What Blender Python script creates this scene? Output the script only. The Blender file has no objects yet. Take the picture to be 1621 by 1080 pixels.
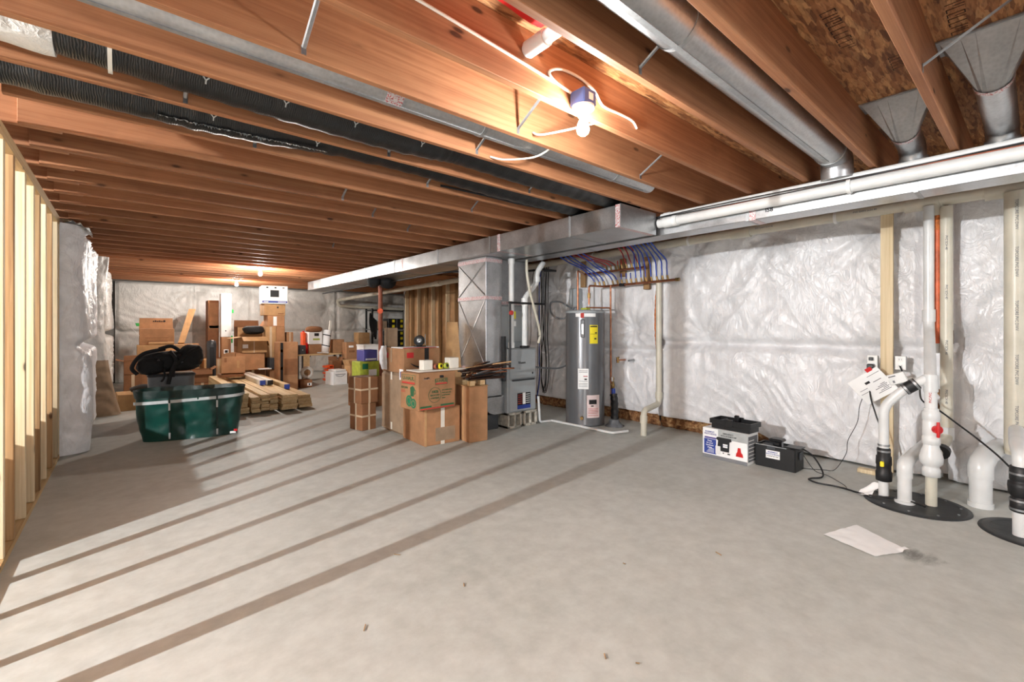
import bpy, math, random
from mathutils import Vector, Matrix, noise
R = random.Random(7)
PI = math.pi
SC = bpy.context.scene
COL = SC.collection
V = Vector

# ------------------------------------------------------------------ materials
def newmat(name):
    m = bpy.data.materials.new(name); m.use_nodes = True
    nt = m.node_tree; b = nt.nodes['Principled BSDF']
    return m, nt, b
def rgb(c):
    # sRGB 0-255 to linear
    return tuple(((v/255)/12.92 if v/255 <= .04045 else ((v/255+.055)/1.055)**2.4) for v in c) + (1,)
def ramp(nt, stops, fac):
    r = nt.nodes.new('ShaderNodeValToRGB'); e = r.color_ramp.elements
    while len(e) < len(stops): e.new(.5)
    for i, (p, c) in enumerate(stops): e[i].position = p; e[i].color = rgb(c)
    nt.links.new(fac, r.inputs[0]); return r.outputs[0]
def coords(nt, scale=(1, 1, 1), rot=(0, 0, 0), rand=True):
    tc = nt.nodes.new('ShaderNodeTexCoord'); mp = nt.nodes.new('ShaderNodeMapping')
    src = tc.outputs['Object']
    if rand:
        oi = nt.nodes.new('ShaderNodeObjectInfo'); ad = nt.nodes.new('ShaderNodeVectorMath'); ml = nt.nodes.new('ShaderNodeMath')
        ml.operation = 'MULTIPLY'; ml.inputs[1].default_value = 37.0
        nt.links.new(oi.outputs['Random'], ml.inputs[0])
        ad.operation = 'ADD'; nt.links.new(src, ad.inputs[0]); nt.links.new(ml.outputs[0], ad.inputs[1]); src = ad.outputs[0]
    mp.inputs['Scale'].default_value = scale; mp.inputs['Rotation'].default_value = rot
    nt.links.new(src, mp.inputs[0]); return mp.outputs[0]
def noisetex(nt, vec, scale, detail=4, rough=.55, dist=0):
    n = nt.nodes.new('ShaderNodeTexNoise'); n.inputs['Scale'].default_value = scale; n.inputs['Detail'].default_value = detail
    n.inputs['Roughness'].default_value = rough; n.inputs['Distortion'].default_value = dist
    nt.links.new(vec, n.inputs['Vector']); return n
def bump(nt, b, h, strength=.2, dist=.01):
    bn = nt.nodes.new('ShaderNodeBump'); bn.inputs['Strength'].default_value = strength; bn.inputs['Distance'].default_value = dist
    nt.links.new(h, bn.inputs['Height']); nt.links.new(bn.outputs[0], b.inputs['Normal'])
def mix(nt, fac, a, c, mode='MIX'):
    m = nt.nodes.new('ShaderNodeMix'); m.data_type = 'RGBA'; m.blend_type = mode
    if isinstance(fac, (int, float)): m.inputs[0].default_value = fac
    else: nt.links.new(fac, m.inputs[0])
    for s, v in ((m.inputs[6], a), (m.inputs[7], c)):
        if isinstance(v, tuple): s.default_value = v
        else: nt.links.new(v, s)
    return m.outputs[2]
def plain(name, c, rough=.5, metal=0, var=.12, scale=6, bmp=0, spec=.5, trans=0, coat=0):
    m, nt, b = newmat(name)
    v = coords(nt); n = noisetex(nt, v, scale, 4)
    d = tuple(max(0, int(x*(1-var))) for x in c); l = tuple(min(255, int(x*(1+var*.6))) for x in c)
    nt.links.new(ramp(nt, [(.3, d), (.7, l)], n.outputs['Fac']), b.inputs['Base Color'])
    b.inputs['Roughness'].default_value = rough; b.inputs['Metallic'].default_value = metal
    b.inputs['Specular IOR Level'].default_value = spec
    if coat: b.inputs['Coat Weight'].default_value = coat
    if bmp: bump(nt, b, n.outputs['Fac'], bmp, .01)
    return m
def wood(name, axis, dark, mid, light, knots=True, rough=.62, varamt=.35, smudge=False):
    m, nt, b = newmat(name)
    s = [14, 14, 14]; s[axis] = .55
    v = coords(nt, tuple(s))
    n = noisetex(nt, v, 1.6, 6, .6, .7)
    col = ramp(nt, [(.3, dark), (.5, mid), (.72, light)], n.outputs['Fac'])
    # fine ring lines
    s2 = [55, 55, 55]; s2[axis] = .8
    n2 = noisetex(nt, coords(nt, tuple(s2)), 1.3, 3, .6, .3)
    col = mix(nt, .35, col, ramp(nt, [(.35, dark), (.6, light)], n2.outputs['Fac']))
    oi = nt.nodes.new('ShaderNodeObjectInfo')
    hs = nt.nodes.new('ShaderNodeHueSaturation')
    mr = nt.nodes.new('ShaderNodeMapRange'); mr.inputs[3].default_value = 1-varamt; mr.inputs[4].default_value = 1+varamt*.45
    nt.links.new(oi.outputs['Random'], mr.inputs[0]); nt.links.new(mr.outputs[0], hs.inputs['Value'])
    nt.links.new(col, hs.inputs['Color']); col = hs.outputs[0]
    if knots:
        s3 = [7, 7, 7]; s3[axis] = 2.6
        vo = nt.nodes.new('ShaderNodeTexVoronoi'); vo.inputs['Scale'].default_value = 1.0
        nt.links.new(coords(nt, tuple(s3)), vo.inputs['Vector'])
        k = ramp(nt, [(.06, (255, 255, 255)), (.10, (120, 120, 120)), (.15, (0, 0, 0))], vo.outputs['Distance'])
        col = mix(nt, k, col, tuple(x*.22 for x in rgb(mid)[:3])+(1,))
    if smudge:
        s4 = [5, 5, 5]; s4[axis] = 2.2
        n5 = noisetex(nt, coords(nt, tuple(s4)), 1.3, 6, .65, .4)
        col = mix(nt, ramp(nt, [(.56, (0, 0, 0)), (.74, (130, 130, 130))], n5.outputs['Fac']), col, tuple(x*.38 for x in rgb(mid)[:3])+(1,))
        n6 = noisetex(nt, coords(nt, tuple(q*.6 for q in s4)), 1.1, 4, .6, .5)
        col = mix(nt, ramp(nt, [(.5, (0, 0, 0)), (.7, (120, 120, 120))], n6.outputs['Fac']), col, tuple(min(1, x*1.5) for x in rgb(light)[:3])+(1,))
    nt.links.new(col, b.inputs['Base Color']); b.inputs['Roughness'].default_value = rough
    b.inputs['Specular IOR Level'].default_value = .3
    bump(nt, b, n2.outputs['Fac'], .12, .003)
    return m
M = {}
M['joist'] = wood('joist_fir', 0, (140, 90, 62), (164, 110, 76), (184, 132, 94), varamt=.22, smudge=True)
M['stud'] = wood('stud_pine', 2, (188, 164, 124), (210, 190, 154), (224, 208, 178), varamt=.25)
M['studold'] = wood('stud_brown', 2, (126, 92, 60), (160, 124, 84), (186, 154, 112), varamt=.25)
M['plate'] = wood('plate_pine', 1, (180, 142, 92), (206, 172, 122), (220, 192, 146), varamt=.12)
M['board'] = wood('board_pine', 1, (196, 160, 110), (220, 188, 140), (232, 208, 166), knots=False, varamt=.2)
M['boardx'] = wood('board_pine_x', 0, (190, 150, 100), (214, 180, 130), (226, 200, 156), knots=False, varamt=.2)

m, nt, b = newmat('concrete'); M['concrete'] = m
v = coords(nt, rand=False); n = noisetex(nt, v, .8, 8, .62); n2 = noisetex(nt, v, 9, 6, .65); n3 = noisetex(nt, v, 90, 2)
c = ramp(nt, [(.3, (172, 174, 168)), (.52, (189, 190, 185)), (.75, (201, 202, 197))], n.outputs['Fac'])
c = mix(nt, .34, c, ramp(nt, [(.35, (156, 159, 152)), (.65, (204, 207, 201))], n2.outputs['Fac']))
n4 = noisetex(nt, v, .55, 5, .6, .6)
c = mix(nt, ramp(nt, [(.60, (0, 0, 0)), (.74, (110, 110, 110))], n4.outputs['Fac']), c, rgb((172, 164, 148)))
tcs = nt.nodes.new('ShaderNodeTexCoord')
for (sx_, sy_, rad, colr, st) in ((3.46, .46, .22, (92, 90, 84), 230), (4.35, 1.62, .30, (160, 132, 112), 120), (4.62, .62, .42, (126, 112, 98), 150), (4.85, 3.45, .28, (110, 104, 96), 180)):
    dv = nt.nodes.new('ShaderNodeVectorMath'); dv.operation = 'DISTANCE'; nt.links.new(tcs.outputs['Object'], dv.inputs[0]); dv.inputs[1].default_value = (sx_, sy_, 0)
    mr_ = nt.nodes.new('ShaderNodeMapRange'); mr_.inputs[1].default_value = 0; mr_.inputs[2].default_value = rad; mr_.inputs[3].default_value = .62; mr_.inputs[4].default_value = 0; nt.links.new(dv.outputs['Value'], mr_.inputs[0])
    ad_ = nt.nodes.new('ShaderNodeMath'); ad_.operation = 'MULTIPLY'; nt.links.new(mr_.outputs[0], ad_.inputs[0]); nst = noisetex(nt, coords(nt, (1.5, 3.5, 1), (0, 0, .6), rand=False), 4.5, 6, .7, .5); nt.links.new(nst.outputs['Fac'], ad_.inputs[1])
    c = mix(nt, ramp(nt, [(.14, (0, 0, 0)), (.30, (st, st, st))], ad_.outputs[0]), c, rgb(colr))
nt.links.new(c, b.inputs['Base Color']); b.inputs['Roughness'].default_value = .62
rr = nt.nodes.new('ShaderNodeMapRange'); rr.inputs[3].default_value = .42; rr.inputs[4].default_value = .8
nt.links.new(n2.outputs['Fac'], rr.inputs[0]); nt.links.new(rr.outputs[0], b.inputs['Roughness'])
bump(nt, b, n3.outputs['Fac'], .06, .002)
M['foundation'] = plain('foundation_concrete', (140, 138, 134), .85, 0, .15, 3, .2)

m, nt, b = newmat('osb'); M['osb'] = m
v = coords(nt, (8, 52, 10), (0, 0, .3), rand=False); vo = nt.nodes.new('ShaderNodeTexVoronoi'); vo.inputs['Scale'].default_value = 1
dn = noisetex(nt, coords(nt, (3, 3, 3), rand=False), 3, 3); va = nt.nodes.new('ShaderNodeVectorMath'); va.operation = 'ADD'
vs = nt.nodes.new('ShaderNodeVectorMath'); vs.operation = 'SCALE'; vs.inputs['Scale'].default_value = .9
nt.links.new(dn.outputs['Color'], vs.inputs[0]); nt.links.new(v, va.inputs[0]); nt.links.new(vs.outputs[0], va.inputs[1]); nt.links.new(va.outputs[0], vo.inputs['Vector'])
sx = nt.nodes.new('ShaderNodeSeparateColor'); nt.links.new(vo.outputs['Color'], sx.inputs[0])
c1 = ramp(nt, [(0, (96, 58, 32)), (.35, (148, 94, 54)), (.7, (184, 128, 78)), (1, (214, 166, 112))], sx.outputs[0])
v2 = coords(nt, (9, 48, 10), (0, 0, -.28), rand=False); vo2 = nt.nodes.new('ShaderNodeTexVoronoi'); nt.links.new(v2, vo2.inputs['Vector']); vo2.inputs['Scale'].default_value = 1.3
sx2 = nt.nodes.new('ShaderNodeSeparateColor'); nt.links.new(vo2.outputs['Color'], sx2.inputs[0])
c2 = ramp(nt, [(0, (84, 48, 26)), (.5, (156, 102, 60)), (1, (206, 156, 104))], sx2.outputs[1])
c = mix(nt, .4, c1, c2)
fine = noisetex(nt, coords(nt, (12, 90, 10), (0, 0, .3), rand=False), 1, 3)
c = mix(nt, ramp(nt, [(.52, (0, 0, 0)), (.66, (200, 200, 200))], fine.outputs['Fac']), c, rgb((92, 54, 30)))
nt.links.new(c, b.inputs['Base Color']); b.inputs['Roughness'].default_value = .7; bump(nt, b, vo.outputs['Distance'], .3, .004)

def poly(name, base, rough=.3, hue=0):
    m, nt, b = newmat(name)
    v = coords(nt, (1, 1, 1))
    n = noisetex(nt, v, 5, 5, .6, .8)
    n2 = noisetex(nt, coords(nt, (16, 16, 5), (.5, 0, .2)), 1.2, 4, .6, 1.2)
    d = tuple(int(x*.92) for x in base)
    nt.links.new(ramp(nt, [(.35, d), (.65, base)], n.outputs['Fac']), b.inputs['Base Color'])
    b.inputs['Roughness'].default_value = rough; b.inputs['Specular IOR Level'].default_value = .55
    rp = nt.nodes.new('ShaderNodeMath'); rp.operation = 'ADD'; n7 = noisetex(nt, coords(nt, (1.2, 1.2, .8), (.4, .2, 0)), 5.5, 3, .5, 1.6)
    sb = nt.nodes.new('ShaderNodeMath'); sb.operation = 'SUBTRACT'; sb.inputs[1].default_value = .5; nt.links.new(n7.outputs['Fac'], sb.inputs[0])
    ab = nt.nodes.new('ShaderNodeMath'); ab.operation = 'ABSOLUTE'; nt.links.new(sb.outputs[0], ab.inputs[0])
    pw = nt.nodes.new('ShaderNodeMath'); pw.operation = 'POWER'; pw.inputs[1].default_value = .5; nt.links.new(ab.outputs[0], pw.inputs[0])
    ng = nt.nodes.new('ShaderNodeMath'); ng.operation = 'MULTIPLY'; ng.inputs[1].default_value = -1.1; nt.links.new(pw.outputs[0], ng.inputs[0])
    nt.links.new(ng.outputs[0], rp.inputs[0]); nt.links.new(n2.outputs['Fac'], rp.inputs[1])
    bump(nt, b, rp.outputs[0], .5, .014)
    return m
M['poly'] = poly('poly_facing', (232, 232, 234))
M['polywarm'] = poly('poly_facing_far', (226, 223, 218), .36)
M['polybag'] = plain('white_plastic_bag', (222, 222, 224), .38, 0, .06, 8, .3)
m, nt, b = newmat('fiberglass'); M['fiberglass'] = m
n = noisetex(nt, coords(nt), 16, 8, .7, .4); vo = nt.nodes.new('ShaderNodeTexVoronoi'); vo.inputs['Scale'].default_value = 30; nt.links.new(coords(nt), vo.inputs['Vector'])
nt.links.new(ramp(nt, [(.34, (72, 40, 22)), (.5, (136, 92, 56)), (.66, (196, 160, 112))], n.outputs['Fac']), b.inputs['Base Color'])
b.inputs['Roughness'].default_value = .95; bump(nt, b, n.outputs['Fac'], .9, .03)

def galv(name, c=(196, 198, 200), rough=.32, s=(1, 1, 1), sc=5):
    m, nt, b = newmat(name)
    n = noisetex(nt, coords(nt, s), sc, 5, .6); vo = nt.nodes.new('ShaderNodeTexVoronoi'); vo.inputs['Scale'].default_value = 60; nt.links.new(coords(nt), vo.inputs['Vector'])
    d = tuple(int(x*.86) for x in c)
    nt.links.new(mix(nt, .10, ramp(nt, [(.3, d), (.7, c)], n.outputs['Fac']), vo.outputs['Distance'], 'OVERLAY'), b.inputs['Base Color'])
    b.inputs['Metallic'].default_value = .92
    mr = nt.nodes.new('ShaderNodeMapRange'); mr.inputs[3].default_value = rough-.08; mr.inputs[4].default_value = rough+.14
    nt.links.new(n.outputs['Fac'], mr.inputs[0]); nt.links.new(mr.outputs[0], b.inputs['Roughness'])
    bump(nt, b, n.outputs['Fac'], .08, .02)
    return m
M['galv'] = galv('galvanized_steel'); M['galvdull'] = galv('galvanized_dull', (186, 188, 190), .5)
M['galvround'] = galv('galvanized_round', (200, 202, 204), .36, (1, 6, 6), 3)
M['steel'] = galv('steel_strap', (170, 172, 174), .4)

def foil(name):
    m, nt, b = newmat(name)
    n = noisetex(nt, coords(nt, (150, 150, 150)), .8, 2)
    nt.links.new(ramp(nt, [(.52, (206, 200, 200)), (.57, (186, 96, 98))], n.outputs['Fac']), b.inputs['Base Color'])
    b.inputs['Metallic'].default_value = .35; b.inputs['Roughness'].default_value = .4
    return m
M['foil'] = foil('printed_foil_tape')
M['flex'] = plain('black_flex_jacket', (26, 27, 29), .28, 0, .3, 30, .5)
m, nt, b = newmat('flex_ribbed'); M['flexrib'] = m
w = nt.nodes.new('ShaderNodeTexWave'); w.inputs['Scale'].default_value = 34; w.bands_direction = 'X'; w.inputs['Distortion'].default_value = 7.0; w.inputs['Detail'].default_value = 3
nt.links.new(coords(nt, (1, .5, .5)), w.inputs['Vector'])
n = noisetex(nt, coords(nt, (40, 9, 9)), 1.2, 4)
nt.links.new(ramp(nt, [(.5, (14, 15, 16)), (.72, (26, 27, 29)), (.82, (70, 70, 68))], n.outputs['Fac']), b.inputs['Base Color'])
b.inputs['Roughness'].default_value = .34; bump(nt, b, w.outputs['Fac'], .22, .01)
M['pvc'] = plain('white_pvc', (218, 219, 218), .3, 0, .05, 5)
M['pvcb'] = plain('beige_pvc', (206, 200, 184), .35, 0, .06, 5)
M['rubber'] = plain('black_rubber', (24, 24, 26), .5, 0, .2, 20)
M['blackplastic'] = plain('black_plastic', (26, 27, 29), .38, 0, .15, 14, .05)
M['darkgrey'] = plain('dark_grey_plastic', (66, 68, 72), .4, 0, .1, 8)
M['redplastic'] = plain('red_plastic', (204, 34, 36), .35, 0, .08, 8)
M['copper'] = plain('copper_pipe', (172, 112, 82), .34, .8, .25, 14)
M['brass'] = plain('brass_fitting', (150, 120, 74), .35, .8, .2, 20)
M['pexb'] = plain('blue_tube', (36, 74, 176), .35, 0, .08, 8)
M['pexr'] = plain('red_tube', (176, 34, 46), .35, 0, .08, 8)
M['orange'] = plain('orange_pipe', (220, 112, 70), .5, 0, .15, 14)
M['foam'] = plain('orange_foam', (206, 120, 66), .9, 0, .25, 30, .8)
M['cable'] = plain('white_cable', (228, 222, 210), .4, 0, .04, 8)
M['cableblack'] = plain('black_cable', (22, 22, 24), .45, 0, .1, 10)
M['cablegrey'] = plain('grey_conduit', (120, 124, 128), .45, 0, .1, 40)
M['heater'] = plain('heater_grey_enamel', (104, 106, 109), .3, .35, .06, 3)
M['furnace'] = plain('furnace_grey_enamel', (164, 169, 172), .45, 0, .05, 3)
M['furnacedark'] = plain('furnace_recess', (52, 54, 57), .5, 0, .1, 6)
M['block'] = plain('concrete_block', (190, 184, 172), .9, 0, .2, 18, .5)
M['paperwhite'] = plain('white_paper', (246, 246, 245), .7, 0, .03, 6)
M['yellow'] = plain('yellow_label', (240, 222, 40), .6, 0, .03, 6)
M['pinkpaper'] = plain('faded_pink_paper', (226, 206, 204), .6, 0, .06, 12)
M['ink'] = plain('black_ink', (28, 28, 30), .7, 0, .05, 6)
M['inkgrey'] = plain('grey_ink', (120, 122, 126), .7, 0, .05, 6)
M['inkbrown'] = plain('brown_ink', (66, 44, 32), .8, 0, .2, 30)
M['inkred'] = plain('red_ink', (190, 58, 50), .7, 0, .05, 6)
M['inkgreen'] = plain('green_ink', (46, 98, 62), .7, 0, .08, 6)
M['inkgreen2'] = plain('bright_green_ink', (28, 116, 80), .7, 0, .08, 6)
M['inkblue'] = plain('blue_ink', (42, 66, 150), .6, 0, .06, 6)
M['inkpurple'] = plain('purple_ink', (70, 60, 140), .6, 0, .06, 6)
M['white'] = plain('white_plastic', (230, 230, 228), .4, 0, .04, 6)
M['porcelain'] = plain('white_porcelain', (236, 236, 232), .25, 0, .02, 6)
M['bluebox'] = plain('blue_outlet_box', (78, 98, 156), .45, 0, .06, 6)
def card(name, c, var=.1):
    m, nt, b = newmat(name)
    n = noisetex(nt, coords(nt, (3, 3, 3)), 2, 5, .6); n2 = noisetex(nt, coords(nt, (1, 1, 120)), 1, 2)
    d = tuple(int(x*(1-var)) for x in c); l = tuple(min(255, int(x*(1+var*.7))) for x in c)
    col = ramp(nt, [(.3, d), (.7, l)], n.outputs['Fac'])
    oi = nt.nodes.new('ShaderNodeObjectInfo'); hs = nt.nodes.new('ShaderNodeHueSaturation'); mr = nt.nodes.new('ShaderNodeMapRange'); mr.inputs[3].default_value = .88; mr.inputs[4].default_value = 1.08
    nt.links.new(oi.outputs['Random'], mr.inputs[0]); nt.links.new(mr.outputs[0], hs.inputs['Value']); nt.links.new(col, hs.inputs['Color'])
    nt.links.new(hs.outputs[0], b.inputs['Base Color']); b.inputs['Roughness'].default_value = .75; b.inputs['Specular IOR Level'].default_value = .25
    bump(nt, b, n2.outputs['Fac'], .05, .002)
    return m
M['card'] = card('cardboard', (172, 128, 92)); M['cardlight'] = card('cardboard_light', (190, 150, 106)); M['carddark'] = card('cardboard_dark', (140, 98, 68)); M['cardgrey'] = card('cardboard_greyish', (162, 138, 114)); M['polylit'] = poly('poly_facing_lit', (248, 248, 251))  # last facing: white lifted in place of light on the left blanket
M['tape'] = plain('clear_packing_tape', (206, 186, 158), .25, 0, .05, 6)
M['tapewhite'] = plain('white_packing_tape', (226, 220, 208), .35, 0, .05, 6)
M['nylon'] = plain('green_nylon', (12, 62, 54), .32, 0, .22, 5, .35)
M['nylondark'] = plain('dark_green_nylon', (9, 40, 35), .4, 0, .2, 9, .5)
M['silverband'] = plain('silver_reflective_band', (190, 194, 194), .35, .3, .08, 10)
M['fabric'] = plain('black_fabric', (18, 18, 20), .8, 0, .3, 30, .5)
M['tote'] = plain('grey_tote', (110, 114, 118), .3, .1, .1, 3)
M['lumberend'] = plain('lumber_end_grain', (196, 156, 112), .8, 0, .2, 40, .3)
M['boardwhite'] = plain('primed_board', (232, 226, 214), .5, 0, .05, 5)
M['orangebright'] = plain('orange_plastic', (240, 92, 40), .4, 0, .08, 6)
M['purple'] = plain('purple_carton', (86, 82, 158), .5, 0, .06, 6)
M['lime'] = plain('lime_carton', (178, 188, 66), .6, 0, .12, 14)
M['green'] = plain('green_tape', (40, 160, 70), .5, 0, .06, 6)
M['tan'] = plain('tan_wall_board', (170, 130, 90), .8, 0, .15, 4)
M['rust'] = plain('rust_red_primer', (150, 84, 60), .6, .2, .15, 8)
M['rod'] = plain('bronze_rod', (74, 50, 40), .4, .5, .3, 10)
M['lid'] = plain('black_basin_lid', (38, 40, 42), .5, 0, .3, 12, .3)
M['soil'] = plain('dark_wet_gravel', (48, 40, 32), .7, 0, .5, 40, .8)
def emis(name, col, s):
    m = bpy.data.materials.new(name); m.use_nodes = True; nt = m.node_tree; nt.nodes.remove(nt.nodes['Principled BSDF'])
    e = nt.nodes.new('ShaderNodeEmission'); e.inputs[0].default_value = col + (1,); e.inputs[1].default_value = s
    # keep it procedural: a very slight variation over the frosted glass
    nt.links.new(e.outputs[0], nt.nodes['Material Output'].inputs[0]); return m

# ------------------------------------------------------------------ mesh builder
LOCAL = set()
class MB:
    def __init__(s): s.v = []; s.f = []; s.sm = []
    def add(s, vs, fs, smooth=False, T=None):
        o = len(s.v)
        s.v += [T @ V(p) for p in vs] if T else [V(p) for p in vs]
        s.f += [tuple(i+o for i in f) for f in fs]; s.sm += [smooth]*len(fs); return s
    def box(s, x0, x1, y0, y1, z0, z1, T=None):
        return s.add([(x0, y0, z0), (x1, y0, z0), (x1, y1, z0), (x0, y1, z0), (x0, y0, z1), (x1, y0, z1), (x1, y1, z1), (x0, y1, z1)],
                     [(0, 3, 2, 1), (4, 5, 6, 7), (0, 1, 5, 4), (1, 2, 6, 5), (2, 3, 7, 6), (3, 0, 4, 7)], False, T)
    def bbox(s, x0, x1, y0, y1, z0, z1, r=.004, T=None):   # box with chamfered edges
        r = min(r, (x1-x0)/2.01, (y1-y0)/2.01, (z1-z0)/2.01)
        xs, ys, zs = (x0, x1), (y0, y1), (z0, z1); vs = []; idx = {}
        for i in (0, 1):
            for j in (0, 1):
                for k in (0, 1):
                    sx, sy, sz = (1, -1)[i], (1, -1)[j], (1, -1)[k]
                    for a in range(3):
                        p = [xs[i]+sx*r, ys[j]+sy*r, zs[k]+sz*r]; p[a] = (xs[i], ys[j], zs[k])[a]
                        idx[i, j, k, a] = len(vs); vs.append(tuple(p))
        fs = []
        for a in range(3):
            b_, c_ = [(1, 2), (2, 0), (0, 1)][a]
            for e in (0, 1):
                def key(p, q):
                    t = [0, 0, 0]; t[a] = e; t[b_] = p; t[c_] = q; return idx[t[0], t[1], t[2], a]
                q = [key(0, 0), key(1, 0), key(1, 1), key(0, 1)]; fs.append(tuple(q if e else q[::-1]))
        for a in range(3):
            b_, c_ = [(1, 2), (2, 0), (0, 1)][a]
            for p in (0, 1):
                for q in (0, 1):
                    t0 = [0, 0, 0]; t1 = [0, 0, 0]; t1[a] = 1; t0[b_] = t1[b_] = p; t0[c_] = t1[c_] = q
                    f = [idx[(*t0, b_)], idx[(*t1, b_)], idx[(*t1, c_)], idx[(*t0, c_)]]
                    fs.append(tuple(f if (p == q) else f[::-1]))
        for i in (0, 1):
            for j in (0, 1):
                for k in (0, 1):
                    f = [idx[i, j, k, 0], idx[i, j, k, 1], idx[i, j, k, 2]]
                    fs.append(tuple(f if (i+j+k) % 2 else f[::-1]))
        return s.add(vs, fs, False, T)
    def tube(s, pts, r, n=10, cap=True, T=None, smooth=True):
        pts = [V(p) for p in pts]; N = len(pts); rs = r if isinstance(r, (list, tuple)) else [r]*N
        tg = [(pts[min(i+1, N-1)]-pts[max(i-1, 0)]).normalized() for i in range(N)]
        up = V((0, 0, 1)) if abs(tg[0].z) < .9 else V((1, 0, 0))
        u = tg[0].cross(up).normalized(); vs = []
        for i in range(N):
            u = (u - tg[i]*u.dot(tg[i])).normalized(); w = tg[i].cross(u)
            for k in range(n):
                a = 2*PI*k/n; vs.append(pts[i]+(u*math.cos(a)+w*math.sin(a))*rs[i])
        fs = [(i*n+k, i*n+(k+1) % n, (i+1)*n+(k+1) % n, (i+1)*n+k) for i in range(N-1) for k in range(n)]
        s.add(vs, fs, smooth, T)
        if cap: s.add([vs[k] for k in range(n)], [tuple(range(n))[::-1]], False, T); s.add([vs[(N-1)*n+k] for k in range(n)], [tuple(range(n))], False, T)
        return s
    def lathe(s, prof, c=(0, 0, 0), n=24, T=None, smooth=True):
        vs = []; 
        for (r, z) in prof:
            for k in range(n): a = 2*PI*k/n; vs.append((c[0]+r*math.cos(a), c[1]+r*math.sin(a), c[2]+z))
        fs = [(i*n+k, i*n+(k+1) % n, (i+1)*n+(k+1) % n, (i+1)*n+k) for i in range(len(prof)-1) for k in range(n)]
        s.add(vs, fs, smooth, T)
        if prof[0][0] > 1e-5: s.add(vs[:n], [tuple(range(n))[::-1]], False, T)
        if prof[-1][0] > 1e-5: s.add(vs[-n:], [tuple(range(n))], False, T)
        return s
    def prism(s, poly2, h0, h1, T=None):    # polygon in XY extruded along Z
        n = len(poly2)
        vs = [(x, y, h0) for x, y in poly2]+[(x, y, h1) for x, y in poly2]
        fs = [tuple(range(n))[::-1], tuple(range(n, 2*n))]+[(i, (i+1) % n, n+(i+1) % n, n+i) for i in range(n)]
        return s.add(vs, fs, False, T)
    def grid(s, fn, nu, nv, smooth=True):
        vs = [fn(i/nu, j/nv) for j in range(nv+1) for i in range(nu+1)]
        fs = [(j*(nu+1)+i, j*(nu+1)+i+1, (j+1)*(nu+1)+i+1, (j+1)*(nu+1)+i) for j in range(nv) for i in range(nu)]
        return s.add(vs, fs, smooth)
    def mesh(s, name, off=V((0, 0, 0))):
        me = bpy.data.meshes.new(name); me.from_pydata([p-off for p in s.v], [], s.f)
        me.polygons.foreach_set('use_smooth', s.sm); me.update(); return me
    def build(s, name, mat, parent=None, label=None):
        off = V((0, 0, 0))
        if parent is not None:
            r = parent
            while r.parent: r = r.parent
            if r.name not in LOCAL: off = V(r.location)
        o = bpy.data.objects.new(name, s.mesh(name, off)); COL.objects.link(o); o.data.materials.append(M[mat] if isinstance(mat, str) else mat)
        if parent is not None: o.parent = parent
        if label: o['label'] = label
        return o
    def top(s, name, mat, label, cat, group=None, loc=None, kind=None, rotz=0):   # a thing that is one mesh
        if loc is None:
            xs = [p.x for p in s.v]; ys = [p.y for p in s.v]; zs = [p.z for p in s.v]
            loc = ((min(xs)+max(xs))/2, (min(ys)+max(ys))/2, min(zs))
        o = bpy.data.objects.new(name, s.mesh(name, V(loc))); COL.objects.link(o); o.location = loc; o.data.materials.append(M[mat] if isinstance(mat, str) else mat)
        tag(o, label, cat, group, kind); return o
def tag(o, label=None, cat=None, group=None, kind=None):
    if label: o['label'] = label
    if cat: o['category'] = cat
    if group: o['group'] = group
    if kind: o['kind'] = kind
    return o
def thing(name, label, cat, loc=(0, 0, 0), rotz=None, group=None, kind=None):
    o = bpy.data.objects.new(name, None); COL.objects.link(o); o.location = loc; o.empty_display_size = .05
    if rotz is not None: o.rotation_euler = (0, 0, math.radians(rotz)); LOCAL.add(o.name)
    return tag(o, label, cat, group, kind)
def struct(mb, name, mat, label, loc=(0, 0, 0)):
    o = bpy.data.objects.new(name, mb.mesh(name, V(loc))); COL.objects.link(o); o.location = loc; o.data.materials.append(M[mat]); o['kind'] = 'structure'; o['label'] = label; o['category'] = name.split('_')[0]
    return o
ORD = ['first', 'second', 'third', 'fourth', 'fifth', 'sixth', 'seventh', 'eighth', 'ninth', 'tenth', 'eleventh', 'twelfth', 'thirteenth', 'fourteenth', 'fifteenth', 'sixteenth', 'seventeenth', 'eighteenth', 'nineteenth', 'twentieth']
def nth(i): return ORD[i] if i < 20 else 'twenty-'+ORD[i-20]
def dup(o, loc, rot=None, label=None, parent=None):
    c = o.copy(); COL.objects.link(c)
    if parent is None:
        c.location = loc
        if rot is not None: c.rotation_euler = rot
        if label: c['label'] = label
    else: c.parent = parent
    for ch in [x for x in o.children]: dup(ch, None, None, None, c)
    return c
def fillet(pts, r=.04, k=5):
    pts = [V(p) for p in pts]; out = [pts[0]]
    for i in range(1, len(pts)-1):
        a, p, c = pts[i-1], pts[i], pts[i+1]
        d1 = (a-p); d2 = (c-p); t = min(r, d1.length*.45, d2.length*.45); s0 = p+d1.normalized()*t; s1 = p+d2.normalized()*t
        for j in range(k+1):
            u = j/k; out.append(s0*(1-u)**2+p*2*u*(1-u)+s1*u*u)
    out.append(pts[-1]); return out
def smooth_path(pts, k=6):
    pts = [V(p) for p in pts]; out = []
    for i in range(len(pts)-1):
        p0, p1, p2, p3 = pts[max(i-1, 0)], pts[i], pts[i+1], pts[min(i+2, len(pts)-1)]
        for j in range(k):
            t = j/k; out.append(.5*((2*p1)+(p2-p0)*t+(2*p0-5*p1+4*p2-p3)*t*t+(3*p1-p0-3*p2+p3)*t**3))
    out.append(pts[-1]); return out
FACE = {'-Y': (PI/2, 0, 0), '-X': (PI/2, 0, -PI/2), '+Z': (0, 0, 0), '-Z': (PI, 0, 0)}
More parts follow.
